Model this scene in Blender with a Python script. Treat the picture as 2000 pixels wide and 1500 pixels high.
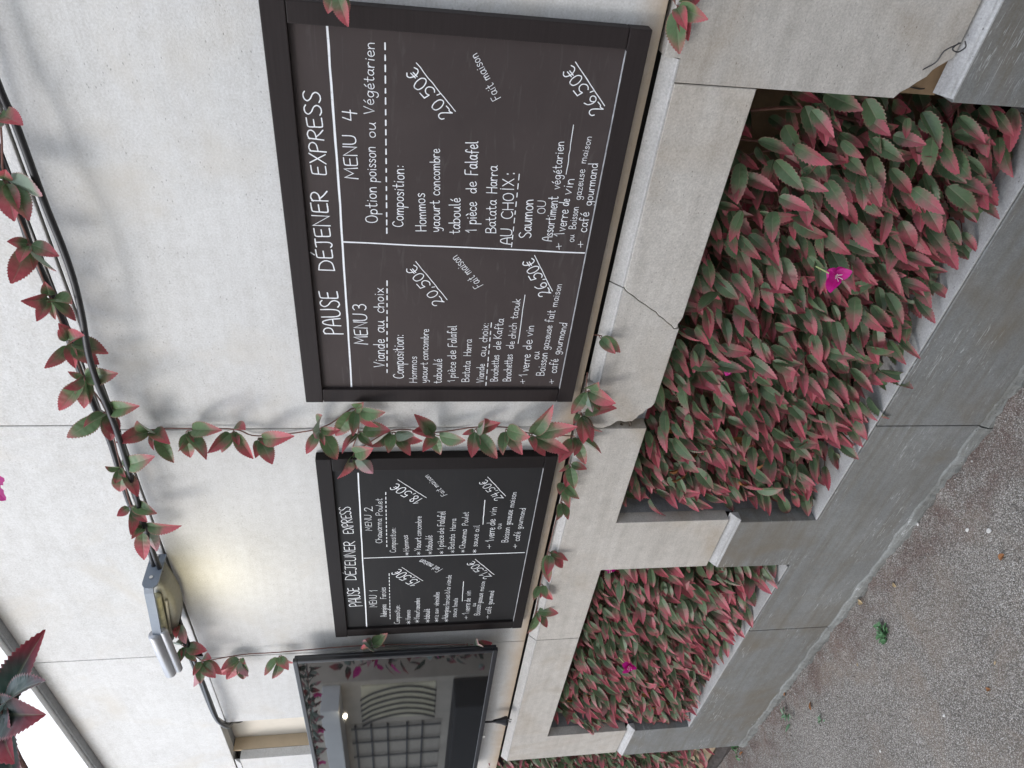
import bpy, bmesh, math, random
import numpy as np
from mathutils import Vector, Matrix

random.seed(11)
rng = np.random.default_rng(11)
SC = bpy.context.scene
COL = SC.collection
for o in list(bpy.data.objects):
    bpy.data.objects.remove(o)

# ------------------------------------------------------------------ camera
FPX, YAW, PITCH, ROLL = 1380.836, .722826531, .153893108, -.00246396788
fw = Vector((-math.sin(YAW)*math.cos(PITCH), math.cos(YAW)*math.cos(PITCH), -math.sin(PITCH)))
rt = fw.cross(Vector((0, 0, 1))).normalized()
dn = fw.cross(rt)
rt, dn = rt*math.cos(ROLL)+dn*math.sin(ROLL), dn*math.cos(ROLL)-rt*math.sin(ROLL)
cam_d = bpy.data.cameras.new('camera'); cam = bpy.data.objects.new('camera', cam_d); COL.objects.link(cam)
CAM = Vector((0, -1.1778, 1.49))
# the phone was held in portrait and the picture is shown lying on its side: camera rolled by 90 degrees
m = Matrix((dn, rt, -fw)).transposed().to_4x4(); m.translation = CAM
cam.matrix_world = m
cam_d.sensor_width = 36; cam_d.lens = FPX/2000*36
cam_d.clip_start = .02; cam_d.clip_end = 500
SC.camera = cam

# ------------------------------------------------------------------ light
SUN_TO = Vector((-.42, -.7, .62)).normalized()
w = bpy.data.worlds.new('World'); SC.world = w; w.use_nodes = True
nt = w.node_tree; nt.nodes.clear()
sky = nt.nodes.new('ShaderNodeTexSky'); sky.sky_type = 'NISHITA'; sky.sun_disc = False
sky.sun_elevation = math.asin(SUN_TO.z); sky.sun_rotation = math.atan2(SUN_TO.x, SUN_TO.y)
sky.dust_density = 1.5; sky.ozone_density = 1.2
bg = nt.nodes.new('ShaderNodeBackground'); bg.inputs[1].default_value = .15
wo = nt.nodes.new('ShaderNodeOutputWorld')
cloud = nt.nodes.new('ShaderNodeMixRGB'); cloud.inputs[0].default_value = .6; cloud.inputs[2].default_value = (5.4, 5.8, 6.5, 1)   # thin even cloud over the blue
nt.links.new(sky.outputs[0], cloud.inputs[1]); nt.links.new(cloud.outputs[0], bg.inputs[0]); nt.links.new(bg.outputs[0], wo.inputs[0])
sd = bpy.data.lights.new('sun', 'SUN'); so = bpy.data.objects.new('sun', sd); COL.objects.link(so)
sd.energy = .5; sd.angle = math.radians(24); sd.color = (1, .985, .965)
so.rotation_euler = (-SUN_TO).to_track_quat('-Z', 'Y').to_euler()
SC.view_settings.view_transform = 'Standard'; SC.view_settings.look = 'None'
SC.view_settings.exposure = 1.44; SC.view_settings.gamma = 1
SC.cycles.max_bounces = 8

# ------------------------------------------------------------------ naming helpers
def tag(o, label=None, cat=None, group=None, kind=None):
    if label: o['label'] = label
    if cat: o['category'] = cat
    if group: o['group'] = group
    if kind: o['kind'] = kind
    return o
def empty(name, loc=(0, 0, 0), label=None, cat=None, group=None):
    o = bpy.data.objects.new(name, None); COL.objects.link(o); o.location = loc; o.empty_display_size = .05
    return tag(o, label, cat, group)
def link(name, me, mat, parent=None):
    o = bpy.data.objects.new(name, me); COL.objects.link(o)
    if mat: me.materials.append(mat)
    if parent:                          # parts are built in world coordinates; only an Empty sits away from the origin
        o.parent = parent
        if parent.type == 'EMPTY': o.matrix_parent_inverse = Matrix.Translation(-Vector(parent.location))
    return o
def obj(name, bm, mat, parent=None, smooth=False):
    me = bpy.data.meshes.new(name)
    bmesh.ops.recalc_face_normals(bm, faces=bm.faces[:])
    bm.to_mesh(me); bm.free()
    if smooth: me.shade_smooth()
    return link(name, me, mat, parent)

# ------------------------------------------------------------------ shape helpers
def box(bm, x0, x1, y0, y1, z0, z1, bev=0):
    r = bmesh.ops.create_cube(bm, size=1)
    vs = r['verts']
    for v in vs:
        v.co = Vector((x0 if v.co.x < 0 else x1, y0 if v.co.y < 0 else y1, z0 if v.co.z < 0 else z1))
    if bev:
        es = list({e for v in vs for e in v.link_edges})
        bmesh.ops.bevel(bm, geom=es, offset=bev, segments=2, affect='EDGES', profile=.6)
def slab_bm(bm, poly, yf, yb, bev=.002):
    """a slab whose outline is given in x,z and which runs from yf (front) to yb"""
    vs = [bm.verts.new((x, yf, z)) for x, z in poly]
    f = bm.faces.new(vs)
    front = list(f.edges)
    r = bmesh.ops.extrude_face_region(bm, geom=[f])
    nv = [g for g in r['geom'] if isinstance(g, bmesh.types.BMVert)]
    for v in nv: v.co.y = yb
    if bev:
        fe = [e for e in bm.edges if e.is_valid and all(abs(v.co.y-yf) < 1e-6 for v in e.verts)]
        fe = [e for e in fe if e in front or True]
        bmesh.ops.bevel(bm, geom=fe, offset=bev, segments=2, affect='EDGES', profile=.5)
def slab(name, poly, yf, yb, mat, parent, bev=.002):
    bm = bmesh.new(); slab_bm(bm, poly, yf, yb, bev)
    return obj(name, bm, mat, parent)
def rect(x0, x1, z0, z1): return [(x0, z0), (x1, z0), (x1, z1), (x0, z1)]
def prism_x(bm, x0, x1, prof):
    """profile in y,z swept along x"""
    a = [bm.verts.new((x0, y, z)) for y, z in prof]; b = [bm.verts.new((x1, y, z)) for y, z in prof]
    bm.faces.new(a); bm.faces.new(b[::-1])
    for i in range(len(prof)):
        j = (i+1) % len(prof)
        bm.faces.new((a[i], b[i], b[j], a[j]))
def spline(pts, n=6):
    P = [np.array(p, float) for p in pts]
    if len(P) < 3: return P
    P = [2*P[0]-P[1]]+P+[2*P[-1]-P[-2]]
    out = []
    for i in range(1, len(P)-2):
        for k in range(n):
            t = k/n
            out.append(.5*((2*P[i])+(-P[i-1]+P[i+1])*t+(2*P[i-1]-5*P[i]+4*P[i+1]-P[i+2])*t*t+(-P[i-1]+3*P[i]-3*P[i+1]+P[i+2])*t**3))
    out.append(P[-2])
    return out
def tube(bm, pts, r, seg=8):
    """round tube along points; r a number or one radius per point"""
    P = [Vector(p) for p in pts]; rs = r if hasattr(r, '__len__') else [r]*len(P)
    rings = []; up = Vector((.31, .2, .93)).normalized()
    for i, p in enumerate(P):
        d = (P[min(i+1, len(P)-1)]-P[max(i-1, 0)]).normalized()
        a = d.cross(up)
        if a.length < .05: a = d.cross(Vector((1, 0, 0)))
        a.normalize(); b = d.cross(a)
        rings.append([bm.verts.new(p+a*math.cos(2*math.pi*k/seg)*rs[i]+b*math.sin(2*math.pi*k/seg)*rs[i]) for k in range(seg)])
    for q, s in zip(rings, rings[1:]):
        for k in range(seg):
            bm.faces.new((q[k], q[(k+1) % seg], s[(k+1) % seg], s[k]))
    bm.faces.new(rings[0]); bm.faces.new(rings[-1][::-1])

# ------------------------------------------------------------------ material helpers
class M:
    def __init__(s, name):
        s.m = bpy.data.materials.new(name); s.m.use_nodes = True; s.t = s.m.node_tree
        s.b = s.t.nodes['Principled BSDF']; s.out = s.t.nodes['Material Output']
    def n(s, typ, **kw):
        x = s.t.nodes.new('ShaderNode'+typ)
        for k, v in kw.items():
            if k.startswith('i_'):
                key = k[2:]; key = int(key) if key.isdigit() else key.replace('_', ' ')
                if hasattr(v, 'is_linked') or isinstance(v, bpy.types.NodeSocket): s.t.links.new(v, x.inputs[key])
                else: x.inputs[key].default_value = v
            else: setattr(x, k, v)
        return x
    def l(s, a, b): s.t.links.new(a, b)
    def coord(s, scale=(1, 1, 1), rot=(0, 0, 0)):
        c = s.n('TexCoord'); mp = s.n('Mapping', i_Vector=c.outputs['Object'])
        mp.inputs['Scale'].default_value = scale; mp.inputs['Rotation'].default_value = rot
        return mp.outputs[0]
    def noise(s, vec, scale, detail=4, rough=.55, dist=0):
        x = s.n('TexNoise', i_Vector=vec); x.inputs['Scale'].default_value = scale; x.inputs['Detail'].default_value = detail
        x.inputs['Roughness'].default_value = rough; x.inputs['Distortion'].default_value = dist
        return x.outputs['Fac']
    def vor(s, vec, scale, feat='F1', rnd=1):
        x = s.n('TexVoronoi', i_Vector=vec, feature=feat); x.inputs['Scale'].default_value = scale; x.inputs['Randomness'].default_value = rnd
        return x
    def ramp(s, fac, stops, interp='LINEAR'):
        x = s.n('ValToRGB', i_Fac=fac); cr = x.color_ramp; cr.interpolation = interp
        while len(cr.elements) < len(stops): cr.elements.new(.5)
        for e, (p, c) in zip(cr.elements, stops):
            e.position = p; e.color = tuple(c)+(1,) if hasattr(c, '__len__') else (c, c, c, 1)
        return x.outputs[0]
    def mix(s, fac, a, b, typ='MIX'):
        x = s.n('MixRGB', blend_type=typ)
        for k, v in (('Fac', fac), ('Color1', a), ('Color2', b)):
            if isinstance(v, bpy.types.NodeSocket): s.l(v, x.inputs[k])
            elif k == 'Fac': x.inputs[k].default_value = v
            else: x.inputs[k].default_value = tuple(v)+(1,) if len(v) == 3 else v
        return x.outputs[0]
    def math(s, op, a, b=0., c=None, clamp=False):
        x = s.n('Math', operation=op, use_clamp=clamp)
        for i, v in enumerate((a, b) if c is None else (a, b, c)):
            if isinstance(v, bpy.types.NodeSocket): s.l(v, x.inputs[i])
            else: x.inputs[i].default_value = v
        return x.outputs[0]
    def bump(s, h, strength=.3, dist=.002, nrm=None):
        x = s.n('Bump', i_Height=h); x.inputs['Strength'].default_value = strength; x.inputs['Distance'].default_value = dist
        if nrm: s.l(nrm, x.inputs['Normal'])
        return x.outputs[0]
    def set(s, color=None, rough=None, normal=None, metal=None, spec=None):
        for k, v in (('Base Color', color), ('Roughness', rough), ('Normal', normal), ('Metallic', metal), ('Specular IOR Level', spec)):
            if v is None: continue
            if isinstance(v, bpy.types.NodeSocket): s.l(v, s.b.inputs[k])
            else: s.b.inputs[k].default_value = tuple(v)+(1,) if hasattr(v, '__len__') and len(v) == 3 else v
        return s.m

def stone(name, c1, c2, c3, streak, pits, stain=None, scratch=0, rough=.62, bumpk=.35):
    m = M(name); p = m.coord()
    rnd = m.n('ObjectInfo').outputs['Random']
    big = m.noise(p, 2.3, 6, .6, .4)
    col = m.mix(m.ramp(big, [(.3, 0), (.7, 1)]), c1, c2)
    st = m.noise(m.coord((1.6, 1.6, 22), (0, .06, 0)), 1.6, 5, .65, .3)
    col = m.mix(m.math('MULTIPLY', m.ramp(st, [(.42, 0), (.72, 1)]), streak), col, c3)
    fine = m.noise(p, 260, 3, .7)
    col = m.mix(.42, col, m.ramp(fine, [(.25, .25), (.5, .5), (.75, .78)]), 'OVERLAY')
    mid = m.noise(p, 38, 5, .7)
    col = m.mix(.3, col, m.ramp(mid, [(.3, .33), (.7, .66)]), 'OVERLAY')
    v = m.vor(m.coord((1, 1, 1.5)), 70); gate = m.ramp(m.noise(p, 16, 3), [(.44, 0), (.58, 1)])
    pit = m.math('MULTIPLY', m.ramp(v.outputs['Distance'], [(.06, 1), (.16, 0)]), gate)
    col = m.mix(m.math('MULTIPLY', pit, pits), col, (c3[0]*.55, c3[1]*.55, c3[2]*.55))
    if stain:
        sm = m.ramp(m.noise(p, 3.4, 4, .6, .8), [(.52, 0), (.72, 1)])
        col = m.mix(m.math('MULTIPLY', sm, stain[3]), col, stain[:3])
    if scratch:
        a = m.noise(m.coord((9, 9, 90), (0, .9, 0)), 2.2, 2, .5, 1.5)
        b = m.ramp(m.noise(p, 6, 2), [(.5, 0), (.6, 1)])
        sc = m.math('MULTIPLY', m.ramp(a, [(.62, 0), (.66, 1)]), b)
        col = m.mix(m.math('MULTIPLY', sc, scratch), col, (.42, .43, .42))
        dots = m.vor(p, 26); dg = m.ramp(dots.outputs['Distance'], [(.02, 1), (.05, 0)])
        dsel = m.ramp(dots.outputs['Color'], [(.68, 0), (.72, 1)])
        col = m.mix(m.math('MULTIPLY', dg, dsel), col, (.6, .6, .57))
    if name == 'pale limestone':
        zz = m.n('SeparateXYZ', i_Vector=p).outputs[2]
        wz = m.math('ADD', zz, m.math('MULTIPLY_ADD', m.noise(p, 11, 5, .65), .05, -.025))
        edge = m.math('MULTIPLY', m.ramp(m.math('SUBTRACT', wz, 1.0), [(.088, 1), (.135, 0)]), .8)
        col = m.mix(edge, col, (.42, .31, .20))  # warm bounce-lit shade under the boards, painted into the stone as a tan band
    hsv = m.n('HueSaturation', i_Color=col); m.l(m.math('MULTIPLY_ADD', rnd, .12, .94), hsv.inputs['Value'])
    h = m.math('SUBTRACT', m.math('MULTIPLY_ADD', mid, .5, fine), m.math('MULTIPLY', pit, 1.2))
    return m.set(hsv.outputs[0], rough, m.bump(h, bumpk, .0016), spec=.35)

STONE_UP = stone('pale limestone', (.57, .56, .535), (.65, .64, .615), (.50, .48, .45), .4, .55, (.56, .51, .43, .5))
STONE_MID = stone('beige limestone', (.45, .42, .375), (.53, .50, .455), (.34, .31, .27), .5, .5, (.33, .255, .17, .45))
STONE_BASE = stone('grey slate coloured limestone', (.172, .176, .172), (.222, .228, .222), (.14, .126, .10), .7, .3, (.16, .13, .09, .6), .75, .55, .25)
STONE_EDGE = stone('worn pale edge stone', (.42, .405, .38), (.50, .485, .46), (.32, .305, .28), .3, .6)
STONE_EDGE_LOW = stone('worn grey edge stone', (.36, .355, .345), (.47, .465, .455), (.2, .19, .18), .8, .8)
STONE_EDGE_LOW2 = stone('grey green mortar', (.17, .175, .165), (.27, .275, .26), (.1, .095, .08), .8, .8, None, 1, .8, .8)
CONCRETE = stone('grey concrete lining', (.30, .305, .31), (.38, .385, .39), (.1, .1, .1), .5, .4, None, 0, .8)
PLASTER = stone('white plaster', (.82, .82, .81), (.86, .86, .85), (.7, .7, .69), .3, .2)

def simple(name, col, rough=.5, metal=0, var=.15, scale=30, bumpk=0, spec=None):
    m = M(name); p = m.coord(); f = m.noise(p, scale, 5, .6)
    c = m.mix(m.ramp(f, [(.3, 0), (.7, 1)]), [x*(1-var) for x in col], [min(1, x*(1+var)) for x in col])
    return m.set(c, rough, m.bump(f, bumpk, .001) if bumpk else None, metal, spec)
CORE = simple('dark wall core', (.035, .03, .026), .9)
OCHRE = simple('ochre board', (.20, .13, .07), .8, 0, .3, 14, .2)
TAN = simple('tan plaster', (.55, .43, .29), .8, 0, .12, 8, .1)
CREAM = simple('cream plaster', (.72, .66, .56), .8, 0, .08, 8, .1)
SOIL = simple('dark soil', (.03, .024, .018), .95, 0, .5, 60, 1)
RUBBER = simple('black cable rubber', (.02, .019, .02), .42, 0, .2, 60)
FLOODGREY = simple('grey painted aluminium', (.19, .22, .26), .42, .0, .06, 120, .05)
FLOODDARK = simple('olive grey housing', (.22, .21, .165), .45, .0, .1, 120, .05)
FLOODROD = simple('satin grey tube', (.40, .40, .41), .35, .3, .06, 90)
STEEL = simple('zinc steel', (.6, .6, .6), .3, 1, .1, 60)
PLASTIC = simple('black plastic', (.014, .014, .016), .32, 0, .2, 80)
WHITEPL = simple('white plastic', (.75, .75, .72), .4, 0, .05)
def wood_black(name, k=1):
    m = M(name); f = m.noise(m.coord((3, 60, 120)), 3, 6, .6, .3)
    c = m.mix(m.ramp(f, [(.3, 0), (.7, 1)]), (.026*k, .0205*k, .0195*k), (.032*k, .0255*k, .0245*k))
    g = m.noise(m.coord(), 7, 4)
    return m.set(c, m.math('MULTIPLY_ADD', g, .2, .38), m.bump(f, .12, .001), spec=.15)
WOODBLK = wood_black('brown stained wood'); WOODBLK2 = wood_black('black stained wood', .45)
def slate(name, k=1):
    m = M(name); p = m.coord(); f = m.noise(p, 4, 5, .6, .6)
    c = m.mix(m.ramp(f, [(.3, 0), (.7, 1)]), (.055*k, .044*(k+.12*(1-k)), .042*(k+.16*(1-k))), (.071*k, .057*(k+.12*(1-k)), .054*(k+.16*(1-k))))
    sm = m.ramp(m.noise(m.coord((6, 1, 40), (0, .3, 0)), 2, 4, .6, 1), [(.58, 0), (.75, 1)])
    c = m.mix(m.math('MULTIPLY', sm, .35), c, (.115*k, .104*k, .10*k))
    sp = m.vor(p, 34); d = m.math('MULTIPLY', m.ramp(sp.outputs['Distance'], [(.06, 1), (.14, 0)]), m.ramp(sp.outputs['Color'], [(.78, 0), (.84, 1)]))
    c = m.mix(m.math('MULTIPLY', d, .6), c, (.018, .013, .012))
    return m.set(c, m.math('MULTIPLY_ADD', f, .14, .42), m.bump(m.noise(p, 190, 3), .06, .0006), spec=.13)
SLATE = slate('brown black chalkboard'); SLATE_DARK = slate('near black chalkboard', .36)
def paint():
    m = M('white chalk marker'); n = m.noise(m.coord(), 130, 5, .75)
    return m.set(m.ramp(n, [(.26, (.58, .57, .57)), (.42, (.84, .85, .86)), (.7, (.89, .9, .91))]), .6, m.bump(n, .2, .0005))
PAINT = paint()
def screen_mat():
    m = M('dark glass screen'); m.b.inputs['IOR'].default_value = 1.75; return m.set((.009, .0085, .008), .025, spec=.75)
SCREEN = screen_mat()
def glass_dark():
    m = M('dark window glass'); return m.set((.03, .032, .034), .06)
DARKGLASS = glass_dark()

def leaf_mat(name, green, mid, red, back_g, back_r, shift=0):
    m = M(name)
    uv = m.n('UVMap', uv_map='leaf'); sx = m.n('SeparateXYZ', i_Vector=uv.outputs[0])
    s, t = sx.outputs[0], sx.outputs[1]
    r = m.n('Attribute', attribute_name='rnd').outputs['Fac']
    a = m.math('ABSOLUTE', m.math('SUBTRACT', s, .5))
    n = m.noise(m.coord(), 45, 4, .6)
    k = m.math('ADD', m.math('ADD', t, m.math('MULTIPLY_ADD', n, .5, -.25)), m.math('MULTIPLY_ADD', r, .62, -.31+shift))
    k = m.math('ADD', k, m.math('MULTIPLY', a, .22))
    gvar = m.math('FRACT', m.math('MULTIPLY', r, 7.31)); n2 = m.noise(m.coord(), 130, 4, .7)
    g2 = [green[0]*.7, green[1]*.72, green[2]*.75]
    gg = m.mix(gvar, green, g2)
    front = m.mix(m.ramp(k, [(.44, 0), (.80, 1)]), gg, mid)
    front = m.mix(m.ramp(k, [(.60, 0), (1.0, 1)]), front, red)
    back = m.mix(m.ramp(k, [(.55, 0), (.95, 1)]), back_g, back_r)
    front = m.mix(.35, front, m.ramp(n2, [(.3, .36), (.7, .62)]), 'OVERLAY')
    vein = m.math('FRACT', m.math('SUBTRACT', m.math('MULTIPLY', t, 5.5), m.math('MULTIPLY', a, 4.2)))
    vl = m.ramp(vein, [(0, 1), (.14, 0), (.86, 0), (1, 1)])
    rib = m.ramp(a, [(.018, 1), (.05, 0)])
    front = m.mix(m.math('MULTIPLY', vl, .12), front, (front_dark := (.03, .045, .025)))
    front = m.mix(m.math('MULTIPLY', rib, .35), front, (.25, .24, .16))
    col = m.mix(m.n('NewGeometry').outputs['Backfacing'], front, back)
    edge = m.ramp(a, [(.43, 0), (.49, 1)])
    col = m.mix(m.math('MULTIPLY', edge, .45), col, (.46, .16, .16))
    h = m.math('SUBTRACT', m.math('MULTIPLY', m.ramp(vein, [(0, 0), (.5, 1), (1, 0)]), .8), rib)
    nrm = m.bump(h, .14, .001)
    m.set(col, m.math('MULTIPLY_ADD', gvar, .18, .36), nrm, spec=.38)
    tr = m.n('BsdfTranslucent', i_Color=col); m.l(nrm, tr.inputs['Normal'])
    ms = m.n('MixShader'); ms.inputs[0].default_value = .16
    m.l(m.b.outputs[0], ms.inputs[1]); m.l(tr.outputs[0], ms.inputs[2]); m.l(ms.outputs[0], m.out.inputs[0])
    return m.m
LEAF = leaf_mat('green and pink leaf', (.112, .172, .084), (.24, .13, .11), (.40, .082, .106), (.20, .25, .17), (.42, .18, .19), .02)
LEAF_FRESH = leaf_mat('fresh green and red leaf', (.13, .205, .09), (.27, .155, .115), (.45, .09, .105), (.24, .30, .22), (.50, .24, .26), .05)
STEM = simple('brown stem', (.17, .075, .055), .6, 0, .35, 50, .4)
def petal_mat():
    m = M('magenta petal'); n = m.noise(m.coord(), 60, 4)
    c = m.mix(n, (.42, .004, .16), (.72, .015, .33)); m.set(c, .55)
    tr = m.n('BsdfTranslucent', i_Color=c); ms = m.n('MixShader'); ms.inputs[0].default_value = .3
    m.l(m.b.outputs[0], ms.inputs[1]); m.l(tr.outputs[0], ms.inputs[2]); m.l(ms.outputs[0], m.out.inputs[0])
    return m.m
PETAL = petal_mat()
DUST = simple('grey chalk dust', (.36, .36, .36), .8, 0, .4, 60)
STAMEN = simple('white stamen', (.85, .8, .75), .6)
WEED = simple('weed green', (.06, .15, .055), .6, 0, .35, 60)
WEEDPALE = simple('pale weed green', (.13, .24, .13), .6, 0, .3, 60)
DEADLEAF = simple('orange brown dead leaf', (.22, .085, .022), .75, 0, .4, 60, .4)
DEADPALE = simple('pale straw dead leaf', (.42, .31, .17), .75, 0, .3, 60, .4)
CHIP = simple('white chip', (.6, .58, .55), .7, 0, .15, 60)
BARK = simple('dark weathered timber', (.05, .042, .038), .85, 0, .6, 40, 1)

def ground_mat():
    m = M('grey pink gravelly asphalt'); p = m.coord()
    v = m.vor(m.coord(), 300); v2 = m.vor(m.coord(), 560)
    cell = m.n('SeparateColor', i_Color=v.outputs['Color']).outputs[0]
    c = m.ramp(cell, [(0, (.21, .188, .16)), (.3, (.28, .255, .222)), (.6, (.365, .337, .298)), (.85, (.455, .425, .383)), (1, (.58, .55, .51))])
    gap = m.ramp(v.outputs['Distance'], [(.30, 0), (.62, 1)])
    c = m.mix(m.math('MULTIPLY', gap, .65), c, (.035, .030, .029))
    big = m.noise(p, 1.7, 5, .6)
    c = m.mix(.55, c, m.ramp(big, [(.3, .36), (.7, .64)]), 'OVERLAY')
    c = m.mix(m.math('MULTIPLY', m.ramp(m.noise(p, 5, 5, .65, .6), [(.5, 0), (.68, 1)]), .4), c, (.24, .185, .14))
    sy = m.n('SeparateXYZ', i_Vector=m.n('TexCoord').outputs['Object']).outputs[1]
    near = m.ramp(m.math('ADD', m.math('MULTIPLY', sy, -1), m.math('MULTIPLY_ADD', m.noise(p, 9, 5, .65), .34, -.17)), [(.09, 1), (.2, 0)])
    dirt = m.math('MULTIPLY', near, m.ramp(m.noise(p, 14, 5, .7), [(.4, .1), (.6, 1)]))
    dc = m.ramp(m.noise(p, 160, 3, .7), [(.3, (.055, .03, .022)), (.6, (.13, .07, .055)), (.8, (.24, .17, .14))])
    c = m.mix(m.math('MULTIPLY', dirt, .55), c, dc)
    h = m.math('ADD', m.math('MULTIPLY', m.math('SUBTRACT', 1, v.outputs['Distance']), 1.0), m.math('MULTIPLY', m.math('SUBTRACT', 1, v2.outputs['Distance']), .35))
    return m.set(c, .85, m.bump(h, .7, .003), spec=.25)
GROUND = ground_mat()
# ------------------------------------------------------------------ ground
def make_ground():
    xs = np.concatenate([np.linspace(-40, -4.2, 20), np.linspace(-4, 1, 170), np.linspace(1.3, 25, 14)])
    ys = np.concatenate([np.linspace(-40, -2.2, 16), np.linspace(-2, .12, 100), np.linspace(.4, 12, 8)])
    X, Y = np.meshgrid(xs, ys)
    Z = -.012+.004*np.sin(X*5.1+1)*np.sin(Y*4.3)+.003*np.sin(X*13)*np.cos(Y*11+X*3)
    near = np.exp(-np.abs(Y+.03)/.05)
    Z += near*(.006*np.sin(X*17)+.006*np.sin(X*41+2)+.004*np.sin(X*83))
    far = (X < -4.1) | (X > 1.1) | (Y < -2.1)
    Z[far] = -.012
    vs = np.stack([X, Y, Z], -1).reshape(-1, 3); n = len(xs)
    fs = [(j*n+i, j*n+i+1, (j+1)*n+i+1, (j+1)*n+i) for j in range(len(ys)-1) for i in range(n-1)]
    me = bpy.data.meshes.new('ground'); me.from_pydata(vs.tolist(), [], fs); me.shade_smooth()
    tag(link('ground', me, GROUND), kind='structure')
make_ground()

# ------------------------------------------------------------------ the wall
WALL = empty('stone_wall', (-1.2, 0, 0), 'tall pale limestone wall with planted openings and dark joints', 'wall')
jag = lambda a, b, n, amp: [(a[0]+(b[0]-a[0])*i/n+(random.uniform(-amp, amp) if 0 < i < n else 0), a[1]+(b[1]-a[1])*i/n+(random.uniform(-amp, amp) if 0 < i < n else 0)) for i in range(n+1)]
# top course
for x0, x1 in ((-4.6, -3.2), (-3.196, -2.186), (-2.183, -1.1775), (-1.1745, -.17), (-.167, .85), (.853, 2.5)):
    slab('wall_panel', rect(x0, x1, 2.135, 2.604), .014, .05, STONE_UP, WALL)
# upper course
for x0, x1 in ((-2.183, -1.1775), (-1.1745, -.17), (-.167, .85), (.853, 2.5)):
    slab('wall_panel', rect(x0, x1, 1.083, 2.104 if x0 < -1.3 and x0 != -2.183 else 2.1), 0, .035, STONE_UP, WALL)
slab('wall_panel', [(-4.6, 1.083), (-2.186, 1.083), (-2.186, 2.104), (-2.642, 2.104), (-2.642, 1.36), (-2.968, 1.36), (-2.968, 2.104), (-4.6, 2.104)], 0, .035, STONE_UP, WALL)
# middle course, with the two openings
crack = [(-.764, 1.048), (-.771, 1.043), (-.777, 1.036), (-.784, 1.024), (-.797, 1.008), (-.806, .992), (-.815, .98), (-.824, .965), (-.833, .957), (-.841, .944), (-.850, .934), (-.858, .922), (-.866, .915)]
slab('wall_panel', [(-.3633, .903), (-.3633, 1.0475)]+[(x+.0012, z) for x, z in crack]+[(-.862, .908), (-.853, .909), (-.846, .906), (-.836, .9035)], -.0165, .02, STONE_MID, WALL, .0015)
slab('wall_panel', [(x-.0012, z) for x, z in crack[::-1]]+[(-1.028, 1.0475), (-1.03, 1.075), (-1.165, 1.075), (-1.166, 1.013), (-1.158, .997), (-1.150, .989), (-1.144, .984), (-1.1425, .974), (-1.1455, .968), (-1.144, .946), (-1.133, .937), (-1.125, .934), (-1.117, .924), (-1.105, .92), (-1.098, .909), (-1.085, .904), (-.867, .903)], -.015, .02, STONE_MID, WALL, .0015)
slab('wall_panel', [(-2.1555, .904), (-1.764, .904), (-1.764, .5725), (-1.538, .5725), (-1.538, .904), (-1.1685, .904), (-1.1685, 1.075), (-1.25, 1.075), (-1.252, 1.0475), (-2.1555, 1.0475)], -.015, .02, STONE_MID, WALL, .0015)
slab('wall_panel', [(-3.152, .5725), (-2.932, .5725), (-2.932, .904), (-2.1585, .904), (-2.1585, 1.0475), (-3.152, 1.0475)], -.015, .02, STONE_MID, WALL, .0015)
slab('wall_panel', [(-.323, 1.075), (-.325, 1.066), (-.3235, 1.056), (-.3245, 1.0475), (-.3620, 1.0475), (-.3620, .648), (-.352, .641), (-.343, .628), (-.333, .618), (-.323, .605), (-.312, .600), (-.305, .592), (-.290, .5725), (2.5, .5725), (2.5, 1.075)], -.015, .02, STONE_MID, WALL, .0015)
# bottom course
low = lambda a, b: [(x, -.07) for x in (a, b)]
slab('wall_panel', low(-1.1505, 2.5)+[(2.5, .546), (-.358, .546), (-.358, .306), (-1.1505, .306)], -.03, .02, STONE_BASE, WALL, .002)
slab('wall_panel', low(-2.1425, -1.1535)+[(-1.1535, .306), (-1.532, .306), (-1.532, .546), (-1.752, .546), (-1.752, .306), (-2.1425, .306)], -.03, .02, STONE_BASE, WALL, .002)
slab('wall_panel', low(-3.150, -2.1455)+[(-2.1455, .309), (-2.905, .309), (-2.905, .546), (-3.150, .546)], -.03, .02, STONE_BASE, WALL, .002)
# sloped and grooved edge strips on top of each course
def strip(x0, x1, yf, z0, d, h, mat, skew=0):
    bm = bmesh.new()
    prism_x(bm, x0, x1, [(yf, z0), (yf, z0+.003), (yf+.0035, z0+.0055), (yf+.0045, z0+.0052), (yf+.006, z0+.009), (yf+d, z0+h), (yf+d, z0)])
    obj('edge_strip', bm, mat, WALL)
for x0, x1 in ((-.763, -.3255), (-1.0275, -.766), (-2.155, -1.2525), (-3.152, -2.159)):
    strip(x0, x1, -.0155, 1.048, .0215, .025, STONE_EDGE)
for x0, x1 in ((-.352, 2.5), (-1.748, -1.519), (-3.15, -2.893)):
    strip(x0, x1, -.031, .5465, .028, .0245, STONE_EDGE_LOW)
for x0, x1 in ((-1.13, -.22), (-2.14, -1.2), (-2.63, -2.2), (-4.6, -3.0), (-.12, .8)):
    bm = bmesh.new(); prism_x(bm, x0, x1, [(-.001, 2.1045), (-.001, 2.1065), (.016, 2.131), (.016, 2.1045)]); obj('edge_strip', bm, STONE_EDGE, WALL)
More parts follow.
